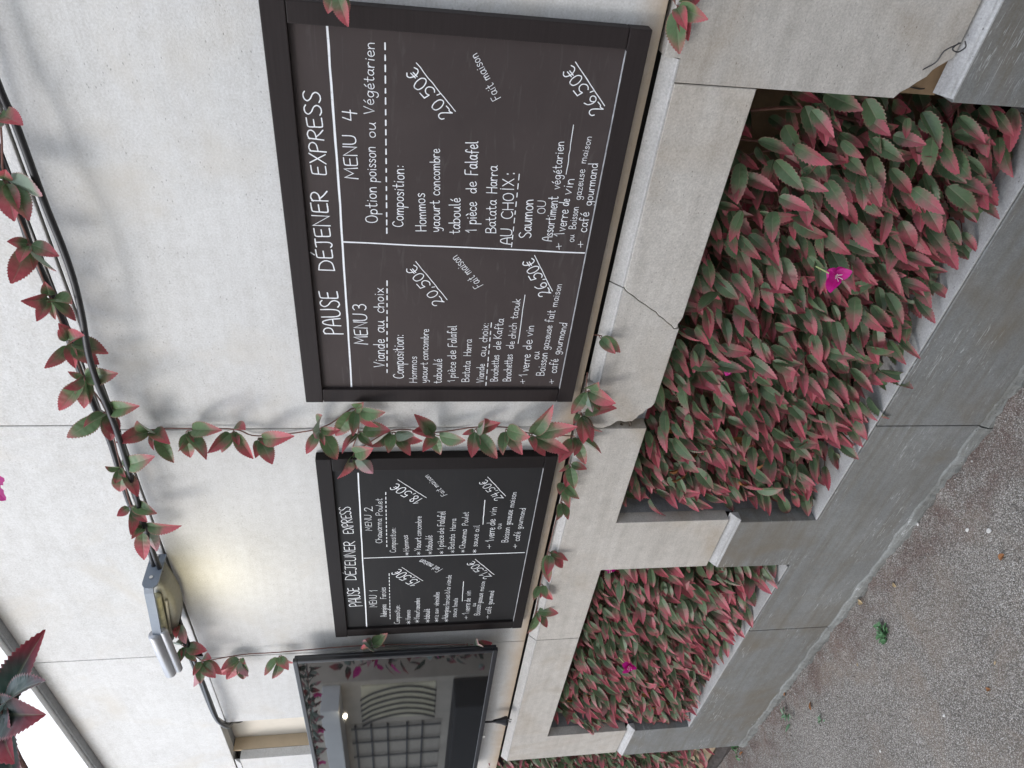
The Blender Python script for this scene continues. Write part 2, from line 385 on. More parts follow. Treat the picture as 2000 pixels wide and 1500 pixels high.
# rough mortar along the foot
for x0, x1 in ((-1.15, 2.4), (-2.142, -1.154), (-3.15, -2.146)):
    n = int((x1-x0)/.012); bm = bmesh.new(); rows = []
    for i in range(n+1):
        x = x0+(x1-x0)*i/n; a = .010+.010*abs(math.sin(x*9)*math.sin(x*23+1))+random.uniform(0, .004); d = .004+.004*random.random()
        rows.append([bm.verts.new(v) for v in ((x, -.0302, a), (x, -.0302-d*.7, a-.004), (x, -.0302-d*1.2-random.uniform(0, .004), -.004), (x, -.0302-d*1.3, -.05))])
    for p, q in zip(rows, rows[1:]):
        for k in range(3): bm.faces.new((p[k], p[k+1], q[k+1], q[k]))
    obj('mortar_fillet', bm, STONE_EDGE_LOW2, WALL)
# white cornice and the plaster above it
bm = bmesh.new()
prism_x(bm, -4.6, 2.5, [(-.03, 2.606), (-.03, 2.668), (-.024, 2.674), (.03, 2.674), (.03, 2.606)]); obj('cornice', bm, PLASTER, WALL)
bm = bmesh.new()
prism_x(bm, -4.6, 2.5, [(-.012, 2.597), (-.012, 2.6055), (.014, 2.6055), (.014, 2.597)]); obj('cornice_lip', bm, CONCRETE, WALL)
bm = bmesh.new(); box(bm, -4.6, 2.5, .0, .3, 2.675, 4.2); obj('plaster_wall', bm, PLASTER, WALL)
# dark core behind the slabs; the niche beside the screen
bm = bmesh.new()
box(bm, -2.63, 2.5, .052, .3, .915, 2.67); box(bm, -3.16, -2.632, .056, .3, .915, 1.35); box(bm, -4.6, -2.98, .052, .3, 1.352, 2.67)
box(bm, -.352, 2.5, .022, .3, -.1, .913); box(bm, -1.757, -1.548, .022, .3, -.1, .913); box(bm, -3.14, -2.945, .022, .3, -.1, .913)
obj('wall_core', bm, CORE, WALL)
bm = bmesh.new(); box(bm, -2.9785, -2.631, .085, .3, 1.353, 2.2); obj('niche_back', bm, CREAM, WALL)
bm = bmesh.new(); box(bm, -2.9785, -2.9685, .0365, .0845, 1.353, 2.134); obj('niche_side', bm, TAN, WALL)
bm = bmesh.new(); box(bm, -2.6405, -2.631, .0365, .0845, 1.353, 2.134); obj('niche_side', bm, CONCRETE, WALL)
bm = bmesh.new(); box(bm, -2.9675, -2.642, .051, .0845, 2.136, 2.2); obj('niche_lintel', bm, CONCRETE, WALL)
# planter boxes behind the openings
for x0, x1 in ((-1.546, -.354), (-2.943, -1.759)):
    bm = bmesh.new(); box(bm, x0, x1, .22, .3, .2, .912); obj('planter_back', bm, OCHRE, WALL)
    bm = bmesh.new(); box(bm, x0-.0005, x0+.0035, .0215, .219, .24, .912); obj('planter_side', bm, CONCRETE, WALL)
    bm = bmesh.new(); box(bm, x0+.0145, x1-.0045, -.0292, .095, .3095, .3145, .0015); obj('planter_ledge', bm, STONE_EDGE_LOW, WALL)
    bm = bmesh.new(); box(bm, x0+.005, x1-.004, .0955, .219, .18, .285); obj('planter_soil', bm, SOIL, WALL)
# pieces seen where the stone has broken away
bm = bmesh.new(); box(bm, -1.205, -1.085, .0205, .05, .90, 1.03); obj('mortar_bed', bm, CONCRETE, WALL)
bm = bmesh.new(); box(bm, -.358, -.25, .004, .0215, .56, .70); obj('mortar_bed', bm, OCHRE, WALL)

# bolt and wire where the corners have broken off
t = empty('wall_bolt', (-1.162, .005, .953), 'small rusty hook bolt in the broken stone corner under the board gap', 'bolt')
bm = bmesh.new(); tube(bm, [(-1.155, .018, .956), (-1.159, .0, .956)], .0035, 10); obj('shank', bm, STEEL, t)
bm = bmesh.new(); tube(bm, spline([(-1.166, -.001, .966), (-1.175, -.004, .957), (-1.172, -.004, .946), (-1.161, -.004, .943), (-1.155, -.002, .95)], 4), .0028, 8); obj('hook', bm, simple('rusty iron', (.14, .11, .085), .6, .6, .4, 80), t)
bm = bmesh.new()
tube(bm, spline([(-.262, -.034, .588), (-.278, -.026, .604), (-.298, -.022, .607), (-.317, -.012, .622), (-.336, -.004, .630), (-.345, .0, .618), (-.349, .003, .596), (-.348, .004, .585)], 5), .0011, 6)
tube(bm, spline([(-.262, -.033, .59), (-.272, -.033, .597), (-.276, -.034, .586), (-.268, -.035, .577), (-.259, -.034, .582)], 5), .0012, 6)
tag(obj('wire', bm, RUBBER), 'thin dark wire curling out of the broken corner beside the right planting', 'wire')

# ------------------------------------------------------------------ handwriting
G = {
'A': (.6, ["~0,0 .06,.55 .18,.92 .31,1 .42,.92 .53,.55 .58,0", ".05,.4 .55,.42"]),
'B': (.58, ["0,0 .02,1", "~.02,1 .35,1 .48,.8 .35,.57 .06,.52", "~.06,.52 .42,.48 .56,.26 .4,.04 0,0"]),
'C': (.58, ["~.55,.86 .38,1 .18,.94 .04,.68 .03,.32 .16,.06 .36,0 .55,.12"]),
'D': (.62, ["0,0 .03,1", "~.03,1 .38,.9 .58,.62 .58,.34 .42,.1 0,0"]),
'E': (.52, ["~.5,.99 .2,.97 .05,.9 .03,.5 .03,.1 .12,.02 .5,.04", ".03,.53 .42,.55"]),
'É': (.52, ["~.5,.99 .2,.97 .05,.9 .03,.5 .03,.1 .12,.02 .5,.04", ".03,.53 .42,.55", ".2,1.1 .34,1.3"]),
'F': (.5, ["0,-.05 .05,.95", "~.05,.95 .2,.99 .5,.98", ".03,.5 .38,.52"]),
'H': (.58, ["0,0 .02,1", ".54,0 .56,1", ".02,.5 .55,.52"]),
'I': (.3, [".15,0 .15,1", ".15,1.12 .16,1.16"]),
'J': (.5, ["~.02,.97 .2,1 .5,1", "~.3,1 .31,.35 .27,.08 .14,-.02 0,.08"]),
'K': (.52, ["0,0 .02,1", ".5,.98 .04,.45 .5,0"]),
'M': (.72, ["0,0 .06,1 .34,.34 .62,1 .7,0"]),
'N': (.58, ["0,0 .02,1 .52,0 .56,1"]),
'O': (.64, ["~.34,1 .12,.9 .02,.55 .08,.15 .3,0 .52,.12 .6,.5 .5,.88 .34,1"]),
'P': (.52, ["0,-.06 .04,.98", "~.02,.9 .2,1.02 .42,.94 .5,.74 .38,.54 .05,.46"]),
'R': (.55, ["0,0 .03,.98", "~.0,.9 .2,1.02 .42,.94 .48,.74 .34,.54 .05,.48", "~.14,.48 .3,.25 .54,0"]),
'S': (.5, ["~.5,.9 .36,1 .16,.97 .05,.8 .16,.6 .4,.43 .48,.22 .36,.03 .16,0 .0,.1"]),
'U': (.58, ["~.0,1 .0,.35 .08,.07 .27,0 .46,.1 .54,.4 .55,1"]),
'V': (.58, ["0,1 .24,0 .56,1.02"]),
'X': (.52, ["0,1 .5,0", ".5,1 0,0"]),
'Y': (.52, ["0,1 .26,.5", ".52,1 .14,-.02"]),
'a': (.48, ["~.4,.48 .25,.57 .08,.48 .02,.24 .12,.03 .28,.06 .4,.3 .41,.54", "~.41,.54 .4,.14 .5,.02"]),
'à': (.48, ["~.4,.48 .25,.57 .08,.48 .02,.24 .12,.03 .28,.06 .4,.3 .41,.54", "~.41,.54 .4,.14 .5,.02", ".12,.9 .26,.72"]),
'b': (.44, ["0,1 .02,.02", "~.02,.36 .16,.55 .34,.5 .42,.28 .32,.05 .14,0 .02,.08"]),
'c': (.4, ["~.4,.45 .26,.56 .1,.48 .02,.26 .1,.04 .26,0 .4,.08"]),
'd': (.48, ["~.4,.44 .26,.55 .08,.46 .02,.22 .12,.02 .28,.05 .41,.3", ".43,1.02 .42,.0"]),
'e': (.42, ["~.03,.27 .36,.32 .34,.5 .2,.57 .06,.44 .03,.2 .14,.02 .28,.01 .42,.1"]),
'é': (.42, ["~.03,.27 .36,.32 .34,.5 .2,.57 .06,.44 .03,.2 .14,.02 .28,.01 .42,.1", ".18,.74 .32,.92"]),
'è': (.42, ["~.03,.27 .36,.32 .34,.5 .2,.57 .06,.44 .03,.2 .14,.02 .28,.01 .42,.1", ".12,.92 .26,.74"]),
'f': (.38, ["~.4,.9 .3,1.02 .18,.94 .14,.6 .14,-.05", ".0,.5 .34,.53"]),
'g': (.46, ["~.4,.47 .24,.57 .07,.47 .03,.25 .14,.06 .3,.1 .41,.34", "~.42,.54 .41,-.15 .3,-.36 .12,-.36 .04,-.24"]),
'h': (.46, ["0,1.02 .02,0", "~.02,.3 .14,.52 .3,.54 .39,.38 .41,0"]),
'i': (.18, [".07,.54 .08,0", ".08,.76 .09,.80"]),
'k': (.4, ["0,1 .02,0", ".36,.55 .04,.25 .4,0"]),
'l': (.2, ["~.06,1.02 .06,.2 .1,.03 .18,.02"]),
'm': (.66, [".0,.54 .02,0", "~.02,.32 .12,.52 .24,.52 .3,.36 .31,0", "~.31,.32 .42,.53 .54,.52 .6,.36 .62,0"]),
'n': (.44, [".0,.54 .02,0", "~.02,.3 .13,.52 .28,.53 .36,.38 .38,0"]),
'o': (.46, ["~.22,.56 .07,.47 .02,.25 .1,.04 .24,0 .38,.1 .42,.32 .35,.5 .22,.56"]),
'p': (.44, [".02,.56 .0,-.42", "~.02,.34 .14,.54 .32,.52 .41,.3 .32,.06 .14,.02 .02,.12"]),
'r': (.34, [".0,.54 .03,0", "~.03,.3 .1,.5 .22,.56 .34,.5"]),
's': (.36, ["~.34,.48 .22,.57 .08,.52 .06,.4 .2,.3 .32,.2 .28,.05 .14,0 .0,.07"]),
't': (.36, ["~.15,.95 .14,.3 .17,.06 .26,.0 .36,.06", "-.02,.6 .34,.62"]),
'u': (.46, ["~.0,.54 .01,.2 .08,.03 .2,.02 .32,.16 .38,.4", "~.39,.54 .39,.12 .47,.0"]),
'v': (.4, ["0,.54 .17,0 .4,.56"]),
'w': (.6, ["~.0,.54 .05,.1 .14,.0 .24,.12 .3,.46", "~.3,.46 .34,.08 .44,0 .54,.16 .58,.54"]),
'x': (.4, ["0,.54 .38,0", ".38,.56 0,0"]),
'y': (.44, ["~.0,.54 .02,.24 .1,.08 .22,.1 .36,.36", "~.4,.56 .38,-.1 .26,-.36 .08,-.34"]),
'z': (.4, [".0,.53 .36,.53 .02,.0 .4,.02"]),
'0': (.5, ["~.26,.98 .08,.85 .02,.45 .12,.08 .28,0 .44,.2 .47,.6 .38,.92 .26,.98"]),
'1': (.3, [".0,.68 .2,1 .2,0"]),
'2': (.52, ["~.02,.78 .1,.96 .28,1 .4,.84 .34,.56 .0,.02", "~.0,.02 .2,.1 .3,.02 .54,.04"]),
'3': (.48, ["~.02,.9 .2,1 .4,.92 .42,.7 .3,.56 .16,.53", "~.16,.53 .38,.48 .46,.26 .34,.04 .14,0 .0,.1"]),
'4': (.52, ["~.16,1 .04,.42", ".04,.42 .5,.44", ".42,1 .36,-.02"]),
'5': (.5, [".48,1 .1,.97 .06,.56", "~.06,.56 .26,.64 .44,.5 .46,.24 .3,.02 .12,.0 .0,.1"]),
'6': (.48, ["~.4,.98 .16,.8 .04,.45 .06,.14 .22,0 .4,.08 .45,.28 .34,.46 .18,.44 .06,.26"]),
'8': (.48, ["~.4,.86 .24,1 .08,.86 .16,.62 .36,.4 .42,.18 .26,0 .08,.14 .12,.38 .34,.6 .4,.86"]),
',': (.18, [".1,.1 .04,-.12"]),
'€': (.5, ["~.5,.82 .36,.95 .2,.86 .1,.5 .16,.16 .3,.04 .5,.14", ".0,.56 .36,.6", ".0,.4 .32,.43"]),
'+': (.6, [".02,.42 .6,.44", ".3,.12 .32,.76"]),
'*': (.55, [".27,.1 .29,.84", ".0,.28 .56,.66", ".02,.68 .54,.26"]),
':': (.2, [".08,.46 .09,.52", ".08,.04 .09,.1"]),
' ': (.32, []),
}
def strokes(word):
    """strokes of one word in units of the capital height, and its width"""
    x = 0; out = []
    for ch in word:
        adv, ss = G[ch]
        dy = random.uniform(-.025, .025); sc = random.uniform(.95, 1.06); sl = random.uniform(-.03, .05)
        for q in ss:
            P = [tuple(map(float, a.split(','))) for a in q.lstrip('~').split()]
            if q[0] == '~': P = [tuple(v) for v in spline(P, 5)]
            out.append([(x+px*sc+py*sl, py*sc+dy) for px, py in P])
        x += adv*sc+.13
    return out, x-.13
class Ink:
    def __init__(s, y): s.v = []; s.f = []; s.y = y; s.k = 0
    def stroke(s, P, hw):
        P = [np.array(p, float) for p in P]
        Q = [P[0]]
        for p in P[1:]:
            if np.linalg.norm(p-Q[-1]) > 1e-5: Q.append(p)
        P = Q
        if len(P) < 2: return
        y = s.y-.0003-.00003*(s.k % 22); s.k += 1
        n = len(P); L = []; R = []
        for i, p in enumerate(P):
            a = P[i]-P[i-1] if i else P[1]-P[0]; b = P[i+1]-P[i] if i < n-1 else a
            a = a/np.linalg.norm(a); b = b/np.linalg.norm(b); t = a+b
            t = t/np.linalg.norm(t) if np.linalg.norm(t) > .2 else a
            nn = np.array([-t[1], t[0]]); k = hw/max(.55, nn@np.array([-a[1], a[0]]))
            k *= random.uniform(.86, 1.08)
            L.append(p+nn*k); R.append(p-nn*k)
        def cap(c, d, side):
            ang = math.atan2(d[1], d[0])
            return [c+hw*np.array([math.cos(ang+math.pi/2-side*math.pi*j/5), math.sin(ang+math.pi/2-side*math.pi*j/5)]) for j in range(1, 5)]
        d0 = P[0]-P[1]; d1 = P[-1]-P[-2]
        base = len(s.v)
        for a, b in zip(L, R): s.v += [(a[0], y, a[1]), (b[0], y, b[1])]
        for i in range(n-1): s.f.append((base+2*i, base+2*i+1, base+2*i+3, base+2*i+2))
        for c, d, i in ((P[0], d0, 0), (P[-1], d1, n-1)):
            pts = cap(c, d, 1); b2 = len(s.v); s.v += [(q[0], y, q[1]) for q in pts]
            ids = [base+2*i+1, *range(b2, b2+4), base+2*i] if i == 0 else [base+2*i, *range(b2, b2+4), base+2*i+1]
            s.f.append(tuple(ids))
    def word(s, t, x0, z0, x1, z1, cap, hw):
        ss, wd = strokes(t); d = np.array([x1-x0, z1-z0]); L = np.linalg.norm(d); d = d/L; u = np.array([-d[1], d[0]])
        kx = L/max(wd, .06) if wd > .3 or len(t) > 1 else cap
        for P in ss: s.stroke([np.array([x0, z0])+d*px*kx+u*py*cap for px, py in P], hw)
    def build(s, name, parent):
        me = bpy.data.meshes.new(name); me.from_pydata(s.v, [], s.f); return link(name, me, PAINT, parent)

TEXT_LARGE_PRICES=[
 [('PAUSE', -0.8907, 1.6103, -0.7883, 1.6136, 0.0375), ('DÉJENER', -0.7412, 1.6165, -0.5811, 1.6199, 0.0307), ('EXPRESS', -0.5519, 1.6171, -0.4137, 1.6198, 0.027)],
 [('MENU', -0.9162, 1.5598, -0.8402, 1.5607, 0.0273), ('3', -0.8303, 1.5612, -0.8169, 1.5615, 0.0266)],
 [('Viande', -0.9776, 1.5276, -0.9034, 1.5265, 0.023), ('au', -0.8854, 1.5263, -0.8567, 1.5259, 0.0223), ('choix', -0.8366, 1.5263, -0.7785, 1.5269, 0.0207)],
 [('Composition:', -1.0085, 1.4876, -0.89, 1.488, 0.0222)],
 [('Hommos', -1.0202, 1.4591, -0.9476, 1.4602, 0.0162)],
 [('yaourt', -1.0201, 1.4376, -0.9642, 1.4373, 0.0163), ('concombre', -0.9567, 1.437, -0.8756, 1.4372, 0.0169)],
 [('taboulé', -1.0219, 1.406, -0.954, 1.4074, 0.0186)],
 [('1', -1.0173, 1.3772, -1.0114, 1.3775, 0.0167), ('pièce', -1.0055, 1.3767, -0.9622, 1.3778, 0.0176), ('de', -0.9537, 1.3782, -0.9301, 1.3794, 0.0183), ('Falafel', -0.9205, 1.3783, -0.8658, 1.3811, 0.019)],
 [('Batata', -1.0172, 1.3458, -0.9591, 1.3466, 0.0166), ('Harra', -0.9445, 1.3466, -0.9006, 1.3476, 0.0162)],
 [('Viande', -1.0196, 1.3141, -0.9669, 1.3152, 0.0168), ('au', -0.946, 1.3154, -0.9196, 1.3154, 0.0164), ('choix:', -0.9073, 1.3155, -0.8577, 1.3153, 0.0171)],
 [('Brochettes', -1.0154, 1.2827, -0.9415, 1.2864, 0.0167), ('de', -0.9271, 1.2849, -0.9051, 1.2854, 0.0164), ('Kafta', -0.8974, 1.2856, -0.8467, 1.2853, 0.0172)],
 [('Brochettes', -1.0153, 1.2538, -0.9398, 1.2575, 0.018), ('de', -0.9244, 1.2569, -0.9047, 1.2571, 0.0165), ('chich', -0.8969, 1.2558, -0.8566, 1.2574, 0.0162), ('taouk', -0.8461, 1.257, -0.7971, 1.2564, 0.0159)],
 [('+', -1.0227, 1.2189, -1.0092, 1.2216, 0.0148), ('1', -1.0002, 1.2189, -0.9928, 1.2196, 0.0193), ('verre', -0.9869, 1.2174, -0.9393, 1.2187, 0.0203), ('de', -0.9262, 1.2188, -0.9004, 1.2196, 0.0199), ('vin', -0.8896, 1.2204, -0.8628, 1.2203, 0.0186)],
 [('ou', -0.9519, 1.1983, -0.9316, 1.2003, 0.0178)],
 [('Boisson', -0.9985, 1.1808, -0.9346, 1.182, 0.0183), ('gazeuse', -0.9258, 1.1817, -0.8621, 1.1819, 0.0167), ('fait', -0.8529, 1.1818, -0.8239, 1.1808, 0.0175), ('maison', -0.8136, 1.1789, -0.7591, 1.1773, 0.0149)],
 [('+', -1.0225, 1.1538, -1.0089, 1.157, 0.0149), ('café', -0.9909, 1.1542, -0.9515, 1.1555, 0.0184), ('gourmand', -0.9386, 1.1544, -0.8545, 1.1511, 0.017)],
 [('20,50€', -0.807, 1.408, -0.7229, 1.4664, 0.02)],
 [('Fait maison', -0.7652, 1.335, -0.6994, 1.3893, 0.0176)],
 [('26,50€', -0.7807, 1.1964, -0.7006, 1.2419, 0.0222)],
 [('MENU', -0.5558, 1.5653, -0.4797, 1.5668, 0.0236), ('4', -0.4566, 1.564, -0.4381, 1.5641, 0.0235)],
 [('Option', -0.6382, 1.5348, -0.5694, 1.5357, 0.0213), ('poisson', -0.5596, 1.5354, -0.4977, 1.5355, 0.0188), ('ou', -0.4822, 1.5352, -0.4574, 1.5346, 0.0181), ('Végétarien', -0.443, 1.5363, -0.3341, 1.5335, 0.0173)],
 [('Composition:', -0.6446, 1.4891, -0.5275, 1.4882, 0.0204)],
 [('Hommos', -0.6512, 1.4472, -0.577, 1.4524, 0.02)],
 [('yaourt', -0.6516, 1.423, -0.5904, 1.4252, 0.0193), ('concombre', -0.5796, 1.4256, -0.4953, 1.4287, 0.0185)],
 [('taboulé', -0.6544, 1.386, -0.5835, 1.3889, 0.0203)],
 [('1', -0.65, 1.3552, -0.6426, 1.3558, 0.0217), ('pièce', -0.6332, 1.3564, -0.5901, 1.3595, 0.0213), ('de', -0.5726, 1.3607, -0.5511, 1.3622, 0.0199), ('Falafel', -0.538, 1.362, -0.4787, 1.3654, 0.0228)],
 [('Batata', -0.6504, 1.3196, -0.5845, 1.3243, 0.0197), ('Harra', -0.5709, 1.3249, -0.5203, 1.3276, 0.0199)],
 [('AU', -0.6733, 1.2884, -0.6407, 1.2899, 0.0222), ('CHOIX', -0.6197, 1.2911, -0.5423, 1.2965, 0.0213), (':', -0.5347, 1.2964, -0.5309, 1.2968, 0.027)],
 [('Saumon', -0.6577, 1.2521, -0.58, 1.2576, 0.0228)],
 [('OU', -0.6071, 1.2326, -0.5816, 1.2341, 0.0152)],
 [('Assortiment', -0.6635, 1.2118, -0.5726, 1.2121, 0.0194), ('végétarien', -0.5576, 1.2119, -0.4703, 1.2173, 0.0173)],
 [('+', -0.6796, 1.1878, -0.6664, 1.1908, 0.0156), ('1', -0.651, 1.1902, -0.6445, 1.1907, 0.0196), ('verre', -0.6409, 1.1888, -0.598, 1.1891, 0.0195), ('de', -0.5898, 1.1906, -0.5766, 1.1903, 0.0192), ('vin', -0.5675, 1.1901, -0.5369, 1.1889, 0.019)],
 [('ou', -0.6633, 1.1684, -0.6488, 1.1703, 0.0138), ('Boisson', -0.6358, 1.17, -0.591, 1.1716, 0.0146), ('gazeuse', -0.5767, 1.1702, -0.5185, 1.1721, 0.0142), ('maison', -0.5072, 1.1729, -0.4593, 1.1705, 0.0129)],
 [('+', -0.6747, 1.1474, -0.6615, 1.1497, 0.0158), ('café', -0.6417, 1.1479, -0.6011, 1.1498, 0.0187), ('gourmand', -0.5868, 1.1473, -0.506, 1.1509, 0.0171)],
 [('20,50€', -0.433, 1.4098, -0.365, 1.4709, 0.0198)],
 [('Fait maison', -0.4035, 1.334, -0.3378, 1.3773, 0.0137)],
 [('26,50€', -0.4118, 1.1598, -0.3441, 1.2226, 0.0192)],
]
TEXT_LARGE_PRICES_RULES=[
 ('line',[(-1.0324, 1.5977), (-0.6062, 1.5989), (-0.3149, 1.6018)],0.0049),
 ('line',[(-0.68, 1.5968), (-0.6869, 1.1425)],0.0037),
 ('dash',[(-0.9947, 1.5222), (-0.7565, 1.5193)],0.0024),
 ('dash',[(-0.6607, 1.5186), (-0.328, 1.5172)],0.0024),
 ('dash',[(-1.0316, 1.3077), (-0.8524, 1.3101)],0.0020),
 ('dash',[(-0.6821, 1.2868), (-0.5283, 1.2883)],0.0018),
 ('line',[(-0.91, 1.2486), (-0.787, 1.2484)],0.0020),
 ('line',[(-0.5291, 1.2044), (-0.4413, 1.2058)],0.0017),
 ('line',[(-0.802, 1.4029), (-0.7169, 1.4656)],0.0020),
 ('line',[(-0.7764, 1.1942), (-0.6957, 1.2405)],0.0021),
 ('line',[(-0.4303, 1.4058), (-0.3593, 1.4698)],0.0018),
 ('line',[(-0.4063, 1.1582), (-0.3408, 1.219)],0.0021),
]
TEXT_LOW_PRICES=[
 [('PAUSE', -1.8965, 1.6073, -1.7996, 1.6111, 0.035), ('DÉJEUNER', -1.7607, 1.6167, -1.5813, 1.6138, 0.0314), ('EXPRESS', -1.5475, 1.6148, -1.4377, 1.619, 0.0284)],
 [('MENU', -1.9058, 1.5631, -1.8429, 1.5632, 0.0221), ('1', -1.8245, 1.5599, -1.8061, 1.5595, 0.0246)],
 [('Aubergines', -1.9622, 1.5354, -1.8942, 1.536, 0.018), ('Farcies', -1.8639, 1.5362, -1.8052, 1.5363, 0.0175)],
 [('Composition:', -2.0069, 1.4965, -1.9003, 1.4956, 0.0168)],
 [('*', -2.0102, 1.4614, -1.9923, 1.4616, 0.0171), ('Hommos', -1.9862, 1.464, -1.9311, 1.4652, 0.0153)],
 [('*', -2.0067, 1.4348, -1.9888, 1.4352, 0.0172), ('Yaourt', -1.9842, 1.4368, -1.9363, 1.437, 0.017), ('concombre', -1.9306, 1.437, -1.8691, 1.4373, 0.0167)],
 [('*', -2.0066, 1.4034, -1.9902, 1.4039, 0.0172), ('taboulé', -1.9871, 1.4055, -1.9303, 1.4071, 0.0186)],
 [('*', -2.0061, 1.3767, -1.9912, 1.3772, 0.0157), ('riz', -1.988, 1.3789, -1.9674, 1.3793, 0.0156), ('aux', -1.9587, 1.3793, -1.9298, 1.3803, 0.0155), ('vérmicelles', -1.9156, 1.3799, -1.8408, 1.381, 0.0167)],
 [('*', -2.0089, 1.3465, -1.9939, 1.3471, 0.0158), ('Aubergines', -1.9921, 1.3504, -1.921, 1.3488, 0.0174), ('farcies', -1.9154, 1.3485, -1.8568, 1.3496, 0.0168), ('à', -1.8513, 1.3498, -1.8405, 1.3502, 0.0166), ('la', -1.8351, 1.3497, -1.819, 1.3495, 0.0166), ('viande', -1.811, 1.3493, -1.7562, 1.3495, 0.0164)],
 [('sauce', -1.9841, 1.3239, -1.9345, 1.3243, 0.0158), ('tomate', -1.9259, 1.3244, -1.8781, 1.3242, 0.0155)],
 [('+', -1.9994, 1.2865, -1.98, 1.2877, 0.0143), ('1', -1.9698, 1.2858, -1.961, 1.2861, 0.0206), ('verre', -1.9553, 1.2845, -1.9093, 1.2853, 0.0204), ('de', -1.9008, 1.2856, -1.8811, 1.2862, 0.0186), ('vin', -1.8672, 1.2868, -1.8414, 1.2879, 0.0183)],
 [('ou', -1.9279, 1.2675, -1.9107, 1.2678, 0.0157)],
 [('Boisson', -1.9788, 1.2512, -1.9178, 1.2517, 0.0176), ('gazeuse', -1.9121, 1.2508, -1.8563, 1.2501, 0.0173), ('maison', -1.8454, 1.2497, -1.7944, 1.2492, 0.0154)],
 [('+', -2.0026, 1.2189, -1.983, 1.2205, 0.0144), ('café', -1.9728, 1.2182, -1.9349, 1.2182, 0.0178), ('gourmand', -1.9206, 1.2178, -1.8467, 1.218, 0.0174)],
 [('15,50€', -1.7863, 1.4359, -1.715, 1.4956, 0.0291)],
 [('Fait maison', -1.7239, 1.3765, -1.6711, 1.4338, 0.022)],
 [('21,50€', -1.7695, 1.2307, -1.6896, 1.29, 0.0232)],
 [('MENU', -1.5375, 1.5679, -1.4726, 1.5683, 0.0182), ('2', -1.457, 1.5637, -1.4398, 1.5646, 0.0205)],
 [('Chawarma', -1.5923, 1.5424, -1.4889, 1.5417, 0.0172), ('Poulet', -1.4754, 1.5404, -1.4084, 1.5393, 0.0166)],
 [('Composition:', -1.6368, 1.5068, -1.5273, 1.5064, 0.0162)],
 [('*', -1.6522, 1.4705, -1.6391, 1.4706, 0.0139), ('Hommos', -1.6332, 1.4707, -1.5619, 1.4753, 0.0164)],
 [('*', -1.6517, 1.4384, -1.6386, 1.4386, 0.0139), ('Yaourt', -1.6315, 1.4393, -1.5741, 1.4393, 0.0179), ('concombre', -1.5669, 1.4394, -1.483, 1.4402, 0.0161)],
 [('*', -1.6511, 1.4068, -1.6392, 1.4072, 0.014), ('taboulé', -1.6344, 1.408, -1.5665, 1.41, 0.0193)],
 [('*', -1.6506, 1.3751, -1.6386, 1.3756, 0.0141), ('1', -1.6302, 1.3779, -1.6243, 1.3781, 0.0182), ('pièce', -1.6174, 1.3773, -1.5681, 1.3793, 0.018), ('de', -1.5608, 1.3796, -1.5354, 1.3799, 0.0177), ('Falafel', -1.5267, 1.3788, -1.4652, 1.3791, 0.0201)],
 [('*', -1.6475, 1.3448, -1.6356, 1.3454, 0.0141), ('Batata', -1.6296, 1.3479, -1.5637, 1.3491, 0.0167), ('Harra', -1.548, 1.3483, -1.4971, 1.3488, 0.0163)],
 [('*', -1.648, 1.3164, -1.636, 1.3171, 0.0142), ('Chawarma', -1.6288, 1.3182, -1.5441, 1.3178, 0.0169), ('Poulet', -1.5264, 1.3167, -1.471, 1.318, 0.0163)],
 [('*', -1.6511, 1.2826, -1.6367, 1.2836, 0.0157), ('sauce', -1.6224, 1.2846, -1.5668, 1.2852, 0.017), ('ail', -1.5565, 1.2845, -1.5279, 1.2845, 0.0167)],
 [('+', -1.6342, 1.2437, -1.6151, 1.2453, 0.0157), ('1', -1.6001, 1.2409, -1.5931, 1.2416, 0.024), ('verre', -1.5874, 1.2409, -1.5405, 1.2428, 0.0225), ('de', -1.5298, 1.2429, -1.5033, 1.2446, 0.022), ('vin', -1.4877, 1.2453, -1.4536, 1.245, 0.0206)],
 [('ou', -1.5467, 1.2251, -1.5234, 1.2266, 0.0167)],
 [('Boisson', -1.6067, 1.2004, -1.5406, 1.2015, 0.0186), ('gazeuse', -1.5299, 1.2014, -1.4671, 1.2013, 0.0182), ('maison', -1.4553, 1.2004, -1.3941, 1.1994, 0.0165)],
 [('+', -1.6359, 1.1699, -1.6167, 1.1721, 0.0158), ('café', -1.6027, 1.1687, -1.562, 1.1703, 0.0187), ('gourmand', -1.5493, 1.1696, -1.4599, 1.1678, 0.0171)],
 [('18,50€', -1.4158, 1.4364, -1.3498, 1.5016, 0.0246)],
 [('Fait maison', -1.3979, 1.3778, -1.3203, 1.4272, 0.0145)],
 [('24,50€', -1.4159, 1.2303, -1.3425, 1.2814, 0.0205)],
]
TEXT_LOW_PRICES_RULES=[
 ('line',[(-2.0303, 1.5957), (-1.5895, 1.596), (-1.3115, 1.5946)],0.0046),
 ('line',[(-1.6592, 1.5921), (-1.6588, 1.1478)],0.0038),
 ('dash',[(-1.9806, 1.5249), (-1.7317, 1.5254)],0.0021),
 ('dash',[(-1.6113, 1.5303), (-1.3799, 1.5302)],0.0022),
 ('line',[(-1.8959, 1.3106), (-1.7915, 1.3124)],0.0026),
 ('line',[(-1.5247, 1.2765), (-1.424, 1.2789)],0.0028),
 ('line',[(-1.78, 1.4301), (-1.7091, 1.4899)],0.0022),
 ('line',[(-1.762, 1.2254), (-1.6825, 1.2861)],0.0023),
 ('line',[(-1.409, 1.4291), (-1.338, 1.5006)],0.0021),
 ('line',[(-1.4095, 1.2263), (-1.3339, 1.2791)],0.0021),
]

